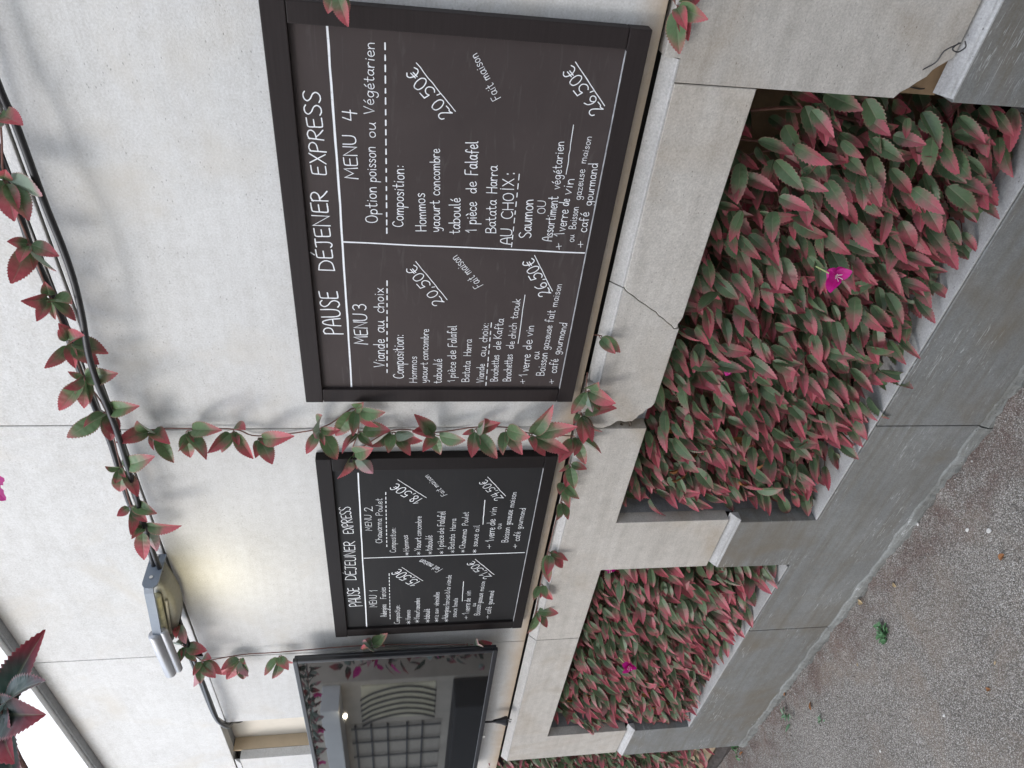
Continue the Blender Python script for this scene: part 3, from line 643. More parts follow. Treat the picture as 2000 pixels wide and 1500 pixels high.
SPRIGS_CABLE=[
 ((-0.46, -0.045, 2.085),[(-0.457, -0.089, 2.037), (-0.474, -0.095, 2.08)]),
 ((-0.571, -0.045, 2.112),[(-0.574, -0.082, 2.044), (-0.612, -0.093, 2.075), (-0.613, -0.097, 2.094), (-0.595, -0.082, 2.113), (-0.547, -0.059, 2.096)]),
 ((-0.685, -0.045, 2.112),[(-0.671, -0.064, 2.133), (-0.693, -0.066, 2.062), (-0.74, -0.09, 2.139), (-0.721, -0.076, 2.073), (-0.691, -0.088, 2.112)]),
 ((-0.799, -0.045, 2.113),[(-0.77, -0.092, 2.129), (-0.807, -0.095, 2.117), (-0.772, -0.09, 2.062), (-0.834, -0.058, 2.074), (-0.757, -0.063, 2.101), (-0.801, -0.064, 2.132)]),
 ((-0.895, -0.045, 2.109),[(-0.845, -0.064, 2.102), (-0.844, -0.091, 2.059), (-0.922, -0.086, 2.146), (-0.94, -0.072, 2.105), (-0.897, -0.067, 2.037), (-0.927, -0.062, 2.061)]),
 ((-0.987, -0.045, 2.108),[(-0.963, -0.06, 2.035), (-0.971, -0.096, 2.124), (-1.045, -0.073, 2.164), (-1.044, -0.07, 2.117), (-1.03, -0.077, 2.102)]),
 ((-1.076, -0.045, 2.091),[(-1.021, -0.092, 2.01), (-1.119, -0.079, 2.161), (-1.058, -0.096, 2.111), (-1.15, -0.058, 2.097), (-1.13, -0.061, 2.076)]),
 ((-1.248, -0.045, 2.104),[(-1.217, -0.075, 2.118), (-1.178, -0.086, 2.014), (-1.323, -0.059, 2.122), (-1.308, -0.074, 2.076), (-1.279, -0.06, 2.116)]),
 ((-1.379, -0.045, 2.114),[(-1.385, -0.062, 2.132), (-1.369, -0.077, 2.055), (-1.435, -0.081, 2.118), (-1.405, -0.073, 2.077)]),
 ((-1.462, -0.045, 2.104),[(-1.422, -0.081, 2.01), (-1.436, -0.093, 2.109), (-1.526, -0.086, 2.104), (-1.53, -0.063, 2.086)]),
 ((-1.898, -0.045, 2.105),[(-1.921, -0.098, 2.083), (-1.867, -0.098, 2.103)]),
 ((-2.024, -0.045, 2.119),[(-2.008, -0.072, 2.05), (-2.047, -0.087, 2.13), (-2.053, -0.076, 2.084), (-1.942, -0.079, 2.114)]),
 ((-2.112, -0.045, 2.086),[(-2.124, -0.085, 2.105), (-2.233, -0.055, 2.127), (-2.157, -0.091, 2.089), (-2.133, -0.081, 2.027), (-2.126, -0.091, 2.039), (-2.054, -0.072, 2.044)]),
]
SPRIGS_JOINT=[
 ((-1.17, -0.012, 2.03),[(-1.152, -0.063, 2.081), (-1.095, -0.059, 2.033), (-1.229, -0.041, 1.993), (-1.143, -0.061, 1.977)]),
 ((-1.167, -0.012, 1.956),[(-1.194, -0.05, 1.974), (-1.231, -0.034, 1.953), (-1.191, -0.07, 1.908), (-1.108, -0.072, 1.877)]),
 ((-1.17, -0.012, 1.86),[(-1.181, -0.065, 1.903), (-1.207, -0.041, 1.886), (-1.224, -0.047, 1.82), (-1.107, -0.064, 1.822)]),
 ((-1.192, -0.012, 1.81),[(-1.225, -0.06, 1.78), (-1.133, -0.067, 1.73), (-1.21, -0.054, 1.812)]),
 ((-1.169, -0.012, 1.674),[(-1.057, -0.073, 1.661), (-1.21, -0.044, 1.703), (-1.24, -0.035, 1.637), (-1.152, -0.032, 1.628), (-1.164, -0.042, 1.685)]),
 ((-1.105, -0.012, 1.593),[(-1.172, -0.032, 1.635), (-1.123, -0.074, 1.597), (-1.069, -0.062, 1.532), (-1.138, -0.032, 1.546), (-1.06, -0.04, 1.575)]),
 ((-1.176, -0.012, 1.589),[(-1.198, -0.057, 1.627), (-1.15, -0.033, 1.523), (-1.191, -0.047, 1.556)]),
 ((-1.244, -0.012, 1.601),[(-1.304, -0.038, 1.64), (-1.261, -0.062, 1.556), (-1.177, -0.066, 1.557)]),
 ((-1.177, -0.012, 1.511),[(-1.179, -0.055, 1.558), (-1.182, -0.069, 1.519), (-1.208, -0.058, 1.473), (-1.188, -0.032, 1.445), (-1.145, -0.06, 1.465)]),
 ((-1.185, -0.012, 1.414),[(-1.063, -0.075, 1.453), (-1.116, -0.073, 1.465), (-1.186, -0.067, 1.445), (-1.225, -0.04, 1.399), (-1.16, -0.059, 1.358)]),
 ((-1.169, -0.012, 1.321),[(-1.21, -0.062, 1.33), (-1.093, -0.071, 1.3), (-1.126, -0.031, 1.273), (-1.217, -0.056, 1.268)]),
 ((-1.17, -0.012, 1.249),[(-1.198, -0.066, 1.259), (-1.192, -0.072, 1.216), (-1.134, -0.073, 1.204)]),
 ((-1.191, -0.012, 1.186),[(-1.184, -0.067, 1.181), (-1.227, -0.045, 1.151), (-1.06, -0.068, 1.168), (-1.104, -0.073, 1.105), (-1.208, -0.053, 1.099)]),
]
SPRIGS_LEDGE=[
 ((-1.045, -0.012, 1.075),[(-0.988, -0.064, 1.07), (-1.102, -0.03, 1.104), (-1.031, -0.069, 1.027), (-1.078, -0.051, 1.063), (-1.087, -0.04, 1.034)]),
 ((-1.117, -0.012, 1.076),[(-1.058, -0.057, 1.018), (-1.162, -0.031, 1.02), (-1.174, -0.054, 1.071), (-1.16, -0.064, 1.049)]),
 ((-1.198, -0.012, 1.074),[(-1.209, -0.057, 1.019), (-1.218, -0.073, 1.12), (-1.242, -0.056, 1.051), (-1.209, -0.064, 1.086)]),
 ((-1.295, -0.012, 1.075),[(-1.291, -0.035, 1.037), (-1.345, -0.038, 1.084), (-1.34, -0.053, 1.064)]),
 ((-1.371, -0.012, 1.073),[(-1.351, -0.074, 1.055), (-1.338, -0.064, 1.099), (-1.402, -0.064, 1.067)]),
 ((-1.446, -0.012, 1.072),[(-1.445, -0.066, 1.064), (-1.451, -0.065, 1.095)]),
 ((-1.664, -0.012, 1.076),[(-1.673, -0.036, 1.021), (-1.685, -0.069, 1.091), (-1.721, -0.073, 1.073), (-1.711, -0.033, 1.032)]),
 ((-1.827, -0.012, 1.077),[(-1.849, -0.05, 1.098), (-1.893, -0.03, 1.037), (-1.83, -0.057, 1.074)]),
 ((-1.981, -0.012, 1.071),[(-1.961, -0.034, 1.007), (-2.05, -0.046, 1.095), (-2.029, -0.039, 1.038)]),
]
SPRIG_SINGLE=[
 ((-0.892, -0.008, 1.074),[(-0.91, -0.041, 1.033), (-0.897, -0.053, 1.049)]),
]
SPRIG_EDGE=[
 ((-0.248, -0.01, 1.074),[(-0.251, -0.066, 1.043), (-0.263, -0.061, 1.069), (-0.312, -0.031, 1.06), (-0.294, -0.03, 1.051), (-0.232, -0.028, 1.043)]),
]
SPRIG_BOARD=[
 ((-0.263, -0.04, 1.585),[(-0.3, -0.07, 1.568), (-0.29, -0.055, 1.595), (-0.288, -0.049, 1.577)]),
]
SPRIGS_SCREEN=[
 ((-2.141, -0.03, 1.978),[(-2.17, -0.051, 2.039), (-2.214, -0.043, 2.046), (-2.217, -0.056, 2.026), (-2.245, -0.051, 1.982), (-2.21, -0.049, 1.963)]),
 ((-2.138, -0.03, 1.865),[(-2.175, -0.068, 1.912), (-2.271, -0.038, 1.891), (-2.19, -0.037, 1.83), (-2.135, -0.077, 1.832)]),
 ((-2.125, -0.03, 1.582),[(-2.049, -0.036, 1.603), (-2.04, -0.037, 1.538), (-2.076, -0.05, 1.544), (-2.018, -0.078, 1.603)]),
 ((-2.157, -0.03, 1.259),[(-2.101, -0.04, 1.288), (-2.029, -0.074, 1.247), (-2.112, -0.036, 1.205)]),
]

def menu_board(x0, x1, z0, z1, ix0, ix1, iz0, iz1, lines, rules, label, hw_k, smudges):
    t = empty('menu_board', ((x0+x1)/2, 0, z0), label, 'menu board', 'chalkboards with handwritten menus on the wall')
    yf, yp, rails = -.0255, -.0165, []
    bm = bmesh.new(); box(bm, ix0-.01, ix1+.01, yp, -.004, iz0-.01, iz1+.01); panel = obj('panel', bm, SLATE_DARK if smudges else SLATE, t)
    for a in ((x0, x1, iz1, z1), (x0, x1, z0, iz0)):
        bm = bmesh.new(); box(bm, a[0], a[1], yf, -.0015, a[2], a[3], .0016); rails.append(obj('frame_rail', bm, WOODBLK2 if smudges else WOODBLK, t))
    for a in ((x0, ix0), (ix1, x1)):
        bm = bmesh.new(); box(bm, a[0], a[1], yf+.0012, -.0015, iz0+.0006, iz1-.0006, .0016); obj('frame_stile', bm, WOODBLK2 if smudges else WOODBLK, t)
    bm = bmesh.new()
    box(bm, ix0+.004, ix1-.002, yf-.0003, yf+.006, iz0-.0003, iz0+.0003)
    obj('chalk_dust', bm, DUST, rails[1])
    for ln in lines:
        for wd, a, b, c, d, cap in ln:
            ink = Ink(yp)
            hk = hw_k
            if wd == 'Fait maison': cap *= 1.05; hk = hw_k*.72
            elif '€' in wd: cap *= 1.12
            else: cap *= .94
            ink.word(wd, a, b, c, d, cap, max(.0005, min(.0013, cap*hk)))
            ink.build('lettering', panel)
    for kind, P, wd in rules:
        ink = Ink(yp); P = [np.array(p) for p in P]
        if kind == 'line':
            Q = []
            for a, b in zip(P, P[1:]): Q += [a+(b-a)*k/10+rng.normal(0, .0003, 2) for k in range(10)]
            ink.stroke(Q+[P[-1]], wd*.38)
        else:
            L = np.linalg.norm(P[1]-P[0]); n = int(L/.0165)
            for k in range(n):
                a = (k+random.uniform(.05, .2))/n; b = (k+random.uniform(.55, .75))/n
                ink.stroke([P[0]+(P[1]-P[0])*a, P[0]+(P[1]-P[0])*b], wd/2)
        ink.build('ruled_line', panel)
    return t
menu_board(-1.071, -.283, 1.107, 1.695, -1.035, -.3145, 1.1425, 1.6585, TEXT_LARGE_PRICES, TEXT_LARGE_PRICES_RULES, 'brown black chalkboard listing menu 3 and menu 4 in white handwriting', .041, 0)
menu_board(-2.054, -1.2525, 1.1125, 1.690, -2.016, -1.2955, 1.143, 1.654, TEXT_LOW_PRICES, TEXT_LOW_PRICES_RULES, 'black chalkboard listing menu 1 and menu 2 in white handwriting', .038, 1)

# ------------------------------------------------------------------ television
t = empty('television', (-2.63, 0, 1.19), 'large black flat television mounted on the wall beside the niche', 'television')
X0, X1, Z0, Z1, YF = -3.2, -2.095, 1.189, 1.816, -.076
bm = bmesh.new(); box(bm, X0+.003, X1-.003, YF+.012, -.052, Z0+.003, Z1-.003, .004); obj('casing', bm, PLASTIC, t)
bm = bmesh.new(); box(bm, X0+.25, X1-.25, -.0515, .0, Z0+.15, Z1-.15); obj('wall_mount', bm, PLASTIC, t)
bz = bmesh.new()
for a in ((X0, X1, Z1-.014, Z1), (X0, X1, Z0, Z0+.016)): box(bz, a[0], a[1], YF, YF+.013, a[2], a[3], .002)
for a in ((X0, X0+.013), (X1-.013, X1)): box(bz, a[0], a[1], YF+.0006, YF+.013, Z0+.0165, Z1-.0145, .002)
obj('bezel', bz, PLASTIC, t)
bm = bmesh.new(); box(bm, X0+.0125, X1-.0125, YF+.004, YF+.011, Z0+.0155, Z1-.0135); obj('screen', bm, SCREEN, t)
bm = bmesh.new(); box(bm, -2.775, -2.757, YF+.01, YF+.03, Z0-.012, Z0+.003, .0015); obj('tag', bm, WHITEPL, t)
bm = bmesh.new(); tube(bm, spline([(-2.712, -.032, 1.21), (-2.706, -.036, 1.16), (-2.704, -.036, 1.135)], 5), .004, 8); cord = obj('power_cord', bm, RUBBER, t, True)
bm = bmesh.new()
tube(bm, [(-2.704, -.036, 1.148), (-2.704, -.036, 1.136), (-2.705, -.036, 1.120), (-2.707, -.036, 1.104), (-2.708, -.036, 1.096)], [.006, .008, .011, .017, .018], 12)
plug = obj('plug', bm, PLASTIC, cord, True)
bm = bmesh.new()
for dx in (-.0095, .0095): tube(bm, [(-2.708+dx, -.036, 1.097), (-2.709+dx, -.036, 1.078)], .0024, 8)
obj('plug_pins', bm, STEEL, cord)

# ------------------------------------------------------------------ cables along the wall
cA = [(-.25, -.045, 2.075), (-.429, -.045, 2.071), (-.476, -.05, 2.064), (-.604, -.06, 2.058), (-.674, -.068, 2.051), (-.742, -.072, 2.050), (-.817, -.075, 2.056), (-.899, -.075, 2.068), (-.973, -.07, 2.074), (-1.039, -.065, 2.075), (-1.162, -.06, 2.078), (-1.398, -.05, 2.095), (-1.566, -.045, 2.104), (-1.702, -.045, 2.102), (-1.826, -.045, 2.1), (-1.906, -.045, 2.106), (-2.049, -.045, 2.105), (-2.24, -.045, 2.106), (-2.454, -.045, 2.108), (-2.54, -.045, 2.10)]
bm = bmesh.new(); tube(bm, spline(cA+[(-2.63, -.02, 2.092), (-2.70, .03, 2.09), (-2.76, .07, 2.07), (-2.78, .1, 2.0), (-2.75, .14, 1.95)], 6), .006, 10)
tag(obj('cable', bm, RUBBER, None, True), 'lower thick black cable drooping along the wall into the niche', 'cable')
cB = [(-.3, 2.10), (-.547, 2.113), (-.645, 2.115), (-.703, 2.117), (-.798, 2.113), (-.867, 2.112), (-.96, 2.116), (-1.077, 2.114), (-1.183, 2.111), (-1.371, 2.120), (-1.53, 2.115), (-1.634, 2.120), (-1.8, 2.125), (-2.0, 2.12), (-2.25, 2.118), (-2.5, 2.115)]
bm = bmesh.new(); tube(bm, spline([(x, -.036, z) for x, z in cB]+[(-2.62, -.015, 2.11), (-2.72, .04, 2.105), (-2.82, .08, 2.10), (-2.86, .12, 2.05), (-2.84, .14, 1.98)], 6), .006, 10)
tag(obj('cable', bm, RUBBER, None, True), 'upper black cable behind the lamp carrying most leaf tufts', 'cable')

# ------------------------------------------------------------------ wall lamp
L = empty('floodlight', (-1.6, 0, 2.09), 'grey metal floodlight on an arm, casting a yellow glow on the wall', 'lamp')
def plate_x(bm, x, th, pts):
    a = [bm.verts.new((x-th/2, y, z)) for y, z in pts]; b = [bm.verts.new((x+th/2, y, z)) for y, z in pts]
    bm.faces.new(a); bm.faces.new(b[::-1])
    for i in range(len(pts)):
        j = (i+1) % len(pts); bm.faces.new((a[i], b[i], b[j], a[j]))
bm = bmesh.new()
zc, rr = 2.116, .019
plate_x(bm, -1.634, .005, [(-.002, zc-rr), (-.002, zc+rr)]+[(-.085-rr*math.sin(k*math.pi/10), zc+rr*math.cos(k*math.pi/10)) for k in range(11)])
box(bm, -1.6365, -1.6315, -.03, -.0285, zc-rr, zc+rr)
obj('bracket', bm, FLOODGREY, L)
bm = bmesh.new(); tube(bm, [(-1.6315, -.012, 2.118), (-1.624, -.012, 2.118)], .006, 6); obj('bracket_screw', bm, STEEL, L)
bm = bmesh.new(); tube(bm, [(-1.6315, -.072, 2.117), (-1.629, -.072, 2.117)], .0045, 12); obj('bracket_screw', bm, STEEL, L)
bm = bmesh.new()
pts = [(-1.634, -.099, 2.117), (-1.65, -.104, 2.118), (-1.72, -.105, 2.125), (-1.865, -.105, 2.142)]
for (a, b) in zip(pts, pts[1:]):
    v = [bm.verts.new(p) for p in ((a[0], a[1]-.003, a[2]-.011), (a[0], a[1]-.003, a[2]+.011), (a[0], a[1]+.003, a[2]+.011), (a[0], a[1]+.003, a[2]-.011), (b[0], b[1]-.003, b[2]-.011), (b[0], b[1]-.003, b[2]+.011), (b[0], b[1]+.003, b[2]+.011), (b[0], b[1]+.003, b[2]-.011))]
    for f in ((0, 1, 2, 3), (4, 7, 6, 5), (0, 4, 5, 1), (1, 5, 6, 2), (2, 6, 7, 3), (3, 7, 4, 0)): bm.faces.new([v[i] for i in f])
obj('bracket_arm', bm, FLOODGREY, L)
bm = bmesh.new(); tube(bm, [(-1.845, -.105, 2.147), (-1.85, -.105, 2.1475), (-2.062, -.105, 2.149), (-2.068, -.105, 2.149)], [.013, .016, .016, .013], 16); obj('lamp_tube', bm, FLOODROD, L, True)
bm = bmesh.new(); tube(bm, [(-1.836, -.101, 2.1235), (-1.842, -.101, 2.1235), (-2.05, -.101, 2.1255), (-2.056, -.101, 2.1255)], [.008, .0105, .0105, .008], 14); obj('lamp_tube', bm, FLOODROD, L, True)
# curved housing close to the wall
bm = bmesh.new()
prof = [(-1.640, 2.098, 2.132), (-1.69, 2.089, 2.135), (-1.75, 2.083, 2.136), (-1.81, 2.086, 2.140), (-1.86, 2.096, 2.143), (-1.91, 2.110, 2.146), (-1.955, 2.128, 2.148), (-1.975, 2.142, 2.149)]
rings = []
for x, zb, zt in prof:
    rings.append([bm.verts.new(p) for p in ((x, -.012, zb+.006), (x, -.022, zb), (x, -.062, zb+.002), (x, -.07, zb+.010), (x, -.066, zt-.004), (x, -.056, zt), (x, -.012, zt))])
bm.faces.new(rings[0]); bm.faces.new(rings[-1][::-1])
for a, b in zip(rings, rings[1:]):
    for k in range(7): bm.faces.new((a[k], b[k], b[(k+1) % 7], a[(k+1) % 7]))
obj('housing', bm, FLOODDARK, L, True)
bm = bmesh.new(); tube(bm, [(-1.70, -.078, 2.118), (-1.705, -.079, 2.119), (-1.95, -.079, 2.142), (-1.955, -.079, 2.142)], [.008, .0115, .0115, .008], 14)
obj('diffuser', bm, simple('yellowed diffuser', (.50, .47, .30), .5, 0, .25, 60), L, True)
bm = bmesh.new(); tube(bm, [(-1.735, -.074, 2.102), (-1.90, -.073, 2.124)], .0035, 8); obj('trim', bm, simple('pale trim', (.45, .42, .33), .4), L)
ld = bpy.data.lights.new('floodlight_glow', 'SPOT'); lo = bpy.data.objects.new('floodlight_glow', ld); COL.objects.link(lo)
ld.energy = .5; ld.color = (1, .87, .48); ld.spot_size = math.radians(150); ld.spot_blend = 1; ld.shadow_soft_size = .05
lo.location = (-1.74, -.2, 2.07); lo.rotation_euler = Vector((.1, .75, -.8)).to_track_quat('-Z', 'Y').to_euler()
lo.parent = L; lo.matrix_parent_inverse = Matrix.Translation(-Vector(L.location))

# ------------------------------------------------------------------ leaves
def leaf_geo(Ln, Wd, fold, curl, roll=0., n=22, tooth=.84):
    t = np.linspace(0, 1, n+1); f = t**.6*(1-t)**.92*2.84
    f = np.maximum(f, .035*(1-t)); serr = np.where((np.arange(n+1) % 2 == 1) | (t < .16), 1.0, tooth)
    hw = Wd/2*f
    S = np.array([-1, -.5, 0, 0, .5, 1.]); edge = np.abs(S) == 1
    T, SS = np.meshgrid(t, S, indexing='ij'); HW = hw[:, None]*np.where(edge[None], serr[:, None], 1.)
    X = SS*HW*math.cos(fold); Z = np.abs(SS)*HW*math.sin(fold)+.03*HW*np.sin(T*37)*(np.abs(SS) == .5)
    ang = curl*T; Y = Ln*np.where(np.abs(curl) > 1e-3, np.sin(ang)/(curl if abs(curl) > 1e-3 else 1), T); Z2 = -Ln*(1-np.cos(ang))/(curl if abs(curl) > 1e-3 else 1)
    Y = Y+np.where(edge[None] & (serr[:, None] == 1.0) & (T > .16), Ln*.018, 0)
    X, Z = X*np.cos(roll*T)-Z*np.sin(roll*T), X*np.sin(roll*T)+Z*np.cos(roll*T)
    V = np.stack([X, Y, Z+Z2], -1).reshape(-1, 3)
    UV = np.stack([SS*.5+.5, T], -1).reshape(-1, 2)
    return V, UV
def grid_faces(n, k=6):                 # the two halves meet in a sharp crease along the midrib
    i = np.arange(n)[:, None]; j = np.array([0, 1, 3, 4])[None]
    a = i*k+j
    return np.stack([a, a+1, a+k+1, a+k], -1).reshape(-1, 4)
class Leaves:
    def __init__(s): s.V = []; s.UV = []; s.F = []; s.R = []; s.c = 0
    def add(s, base, d, nrm, Ln, Wd, fold=.35, curl=.3, rnd=None, roll=0., n=22, tooth=.84):
        d = np.array(d, float); d /= np.linalg.norm(d); nrm = np.array(nrm, float); nrm -= d*(nrm@d)
        if np.linalg.norm(nrm) < 1e-3: nrm = np.cross(d, [.3, .8, .5])
        nrm /= np.linalg.norm(nrm); x = np.cross(d, nrm)
        V, UV = leaf_geo(Ln, Wd, fold, curl, roll, n, tooth)
        W = V[:, :1]*x+V[:, 1:2]*d+V[:, 2:]*nrm+np.array(base)
        s.V.append(W); s.UV.append(UV); s.F.append(grid_faces(n)+s.c); s.c += len(W)
        s.R.append(np.full(len(W), random.random() if rnd is None else rnd))
    def build(s, name, mat, parent):
        V = np.concatenate(s.V); F = np.concatenate(s.F); UV = np.concatenate(s.UV); R = np.concatenate(s.R)
        me = bpy.data.meshes.new(name)
        me.vertices.add(len(V)); me.vertices.foreach_set('co', V.ravel())
        me.loops.add(F.size); me.loops.foreach_set('vertex_index', F.ravel())
        me.polygons.add(len(F)); me.polygons.foreach_set('loop_start', np.arange(len(F))*4)
        uv = me.uv_layers.new(name='leaf'); uv.data.foreach_set('uv', UV[F.ravel()].ravel())
        at = me.attributes.new('rnd', 'FLOAT', 'POINT'); at.data.foreach_set('value', R)
        me.update(calc_edges=True); me.validate(); me.shade_smooth()
        return link(name, me, mat, parent)
CAMN = np.array(CAM)
def sprig(node, tips, parent, mat=LEAF_FRESH, extra=2, wk=.54):
    lv = Leaves(); nd = np.array(node); bm = bmesh.new()
    for tp in tips:
        tp = np.array(tp); v = tp-nd; L0 = np.linalg.norm(v)
        if L0 < .012: continue
        off = .12*v+rng.normal(0, .002, 3)
        Ln = max(L0*.92, .03); d = v/L0
        toc = CAMN-(nd+tp)/2; toc /= np.linalg.norm(toc)
        nr = toc+rng.normal(0, .38, 3)
        if random.random() < .1: nr = -nr
        c = random.uniform(.1, .5)
        d2 = d+c*.4*(nr-d*(nr@d))/np.linalg.norm(nr)
        lv.add(nd+off, d2, nr, Ln, max(.024, min(.042, Ln*random.uniform(wk-.04, wk+.1))), random.uniform(.2, .65), c, roll=random.uniform(-.5, .5), n=30, tooth=.89)
        tube(bm, spline([nd, nd+off*.5+rng.normal(0, .001, 3), nd+off], 3), .0011, 5)
    for k in range(extra):
        d = np.array([rng.normal(-.2, .6), -abs(rng.normal(.6, .3)), rng.normal(-.1, .6)])
        lv.add(nd+d*.004, d, CAMN-nd+rng.normal(0, .5, 3), random.uniform(.026, .04), random.uniform(.014, .02), .5, .4)
    o = lv.build('leaf_tuft', mat, parent)
    obj('tuft_stalk', bm, STEM, o)
def garland(label, sprigs, path, y, extra=1):
    g = empty('leaf_garland', tuple(path[0]), label, 'garland', 'leaf garlands on the wall')
    bm = bmesh.new(); tube(bm, spline(path, 5), .0016, 6); obj('vine_stem', bm, STEM, g)
    for nd, tips in sprigs: sprig(nd, tips, g, extra=extra)
    return g
def path_of(sprigs, dy=.006, pre=(), post=()):
    return list(pre)+[(n[0], n[1]+dy, n[2]) for n, _ in sprigs]+list(post)
garland('long leaf garland twined round the black cables past the floodlight', SPRIGS_CABLE, path_of(SPRIGS_CABLE, .0, [(-.3, -.045, 2.09)]), -.04)
garland('leaf garland hanging down the joint between the two chalkboards', SPRIGS_JOINT, path_of(SPRIGS_JOINT, .006, [(-1.19, -.03, 2.10)], [(-1.20, -.008, 1.078)]), -.01)
garland('leaf garland lying along the ledge below the black chalkboard', SPRIGS_LEDGE, path_of(SPRIGS_LEDGE, .008, [(-1.0, -.004, 1.08)], [(-2.06, -.004, 1.075)]), -.01)
garland('leaf garland hanging between the black chalkboard and the television', SPRIGS_SCREEN, path_of(SPRIGS_SCREEN, .012, [(-2.15, -.03, 2.10)]), -.03)
for lab, sp, top in (('tiny single leaf bud poking from the ledge gap under the brown chalkboard', SPRIG_SINGLE, (-.90, .004, 1.082)), ('leaf tuft poking from the ledge gap past the corner of the brown chalkboard', SPRIG_EDGE, (-.235, .004, 1.082)), ('leaf tuft drooping over the upper right corner of the brown chalkboard', SPRIG_BOARD, (-.24, -.02, 1.68))):
    g = empty('leaf_sprig', sp[0][0], lab, 'sprig', 'loose leaf tufts')
    bm = bmesh.new(); tube(bm, spline([top, (np.array(top)+np.array(sp[0][0]))/2, sp[0][0]], 4), .0014, 6); obj('stalk', bm, STEM, g)
    sprig(sp[0][0], sp[0][1], g, extra=0)

# ------------------------------------------------------------------ planted openings
def planting(name, label, x0, x1, z0, z1, nx, nz, group, yb=.0, holes=(), depth=2, seed=1):
    random.seed(seed); r = np.random.default_rng(seed)
    t = empty(name, ((x0+x1)/2, .15, z0), label, 'shrub', group)
    lv = Leaves(); stems = []
    nrow = 0
    for lay in range(depth):
        for i in range(nx):
            for j in range(nz):
                x = x0+(i+.5+r.uniform(-.55, .55)+(.5 if j % 2 else 0))*(x1-x0)/nx; z = z0+(j+.5+r.uniform(-.5, .5))*(z1-z0)/nz
                if not (x0-.0 < x < x1+.01 and z0-.01 < z < z1+.005): continue
                keep = 1.
                for hx, hz, hr, p in holes:
                    if (x-hx)**2/hr**2+(z-hz)**2/(hr*.8)**2 < 1: keep = min(keep, p)
                if r.random() > keep*(1 if lay == 0 else .78): continue
                bulge = .5-.5*math.cos(min(1, (z1-z)/.12)*math.pi)
                y = yb+.066-.036*bulge+lay*.06+r.uniform(-.022, .022)
                edgeL = max(0, 1-(x-x0)/.05); edgeR = max(0, 1-(x1-x)/.06); eb = max(0, 1-(z-z0)/.07)
                d = np.array([r.normal(-.50, .45)+.35*edgeL-.15*edgeR, -.8+r.normal(0, .2), r.normal(-.40, .38)+.15*eb])
                nr = np.array([r.normal(.5, .42), -.75+r.normal(0, .3), .80+r.normal(0, .3)])
                Ln = r.choice([r.uniform(.050, .074), r.uniform(.060, .084), r.uniform(.03, .048)], p=[.45, .43, .12])
                lv.add((x, y, z), d, nr, Ln, Ln*r.uniform(.40, .53), r.uniform(.25, .8), r.uniform(-.15, .9), r.random(), r.uniform(-.5, .5), 22 if lay == 0 else 14)
                if lay == 0: stems.append((x, y, z))
    lv.build('foliage', LEAF, t)
    for k in range(int(14*(x1-x0))):
        q = [s_ for s_ in stems if s_[2] > z0+.12 and s_[0] > x0+.08][k*7]; Ln = r.uniform(.03, .05)
        wl = Leaves(); wl.add((q[0], q[1]-.012, q[2]), (r.normal(0, .6), -.6, -.9+r.normal(0, .4)), (r.normal(0, .6), -.6, .5), Ln, Ln*.5, .7, 1.1, r.random(), r.uniform(-.8, .8), 12)
        wl.build('withered_leaf', DEADLEAF, t)
    bm = bmesh.new(); r.shuffle(stems)
    for k in range(int((x1-x0)/.045)):
        x = x0+.02+k*.045+r.uniform(-.015, .015); 
        P = [(x+r.uniform(-.03, .03), yb+.13+r.uniform(-.02, .03), z0-.02)]
        for q in range(1, 5): P.append((x+r.uniform(-.035, .035), yb+.115+r.uniform(-.03, .03), z0+(z1-z0)*q/4.2))
        tube(bm, spline(P, 5), r.uniform(.0018, .0042), 6)
    for x, y, z in stems[:int(len(stems)*.6)]:
        tube(bm, [(x, y, z), (x+r.uniform(-.01, .01), y+.02, z-.006), (x+r.uniform(-.03, .03), y+.06, z-.03)], .0012, 5)
    obj('stem', bm, STEM, t)
    return t
GP = 'green and pink leaved shrubs growing in the wall'
planting('leafy_shrub', 'green and pink leaved shrub filling the larger nearer wall opening', -1.495, -.385, .325, .895, 36, 19, GP, 0, [(-.43, .84, .085, .12), (-.37, .62, .05, .3), (-.95, .745, .05, .5), (-.55, .80, .05, .5), (-1.12, .86, .04, .4)], 3, 3)
planting('leafy_shrub', 'green and pink leaved shrub filling the farther wall opening', -2.89, -1.785, .325, .895, 37, 19, GP, 0, [(-2.0, .45, .035, .4)], 3, 8)
planting('leafy_shrub', 'strip of pink leaved shrub past the left end of the stone wall', -3.95, -3.17, .10, 1.15, 22, 26, GP, .0, [], 2, 5)

# planting bed past the end of the wall
t = empty('planting_bed', (-3.6, .1, 0), 'tan planting bed with dark timber edging past the end of the wall', 'planter')
bm = bmesh.new(); box(bm, -4.6, -3.156, .06, .3, -.05, .13, .004); obj('bed_wall', bm, TAN, t)
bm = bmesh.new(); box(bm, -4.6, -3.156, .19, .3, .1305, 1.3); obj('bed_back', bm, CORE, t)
bm = bmesh.new()
tube(bm, [(x, .035+.006*math.sin(x*9), -.004+.006*math.sin(x*17)) for x in np.linspace(-4.6, -3.16, 30)], [.028+.005*math.sin(x*31) for x in range(30)], 9)
obj('timber_edging', bm, BARK, t)

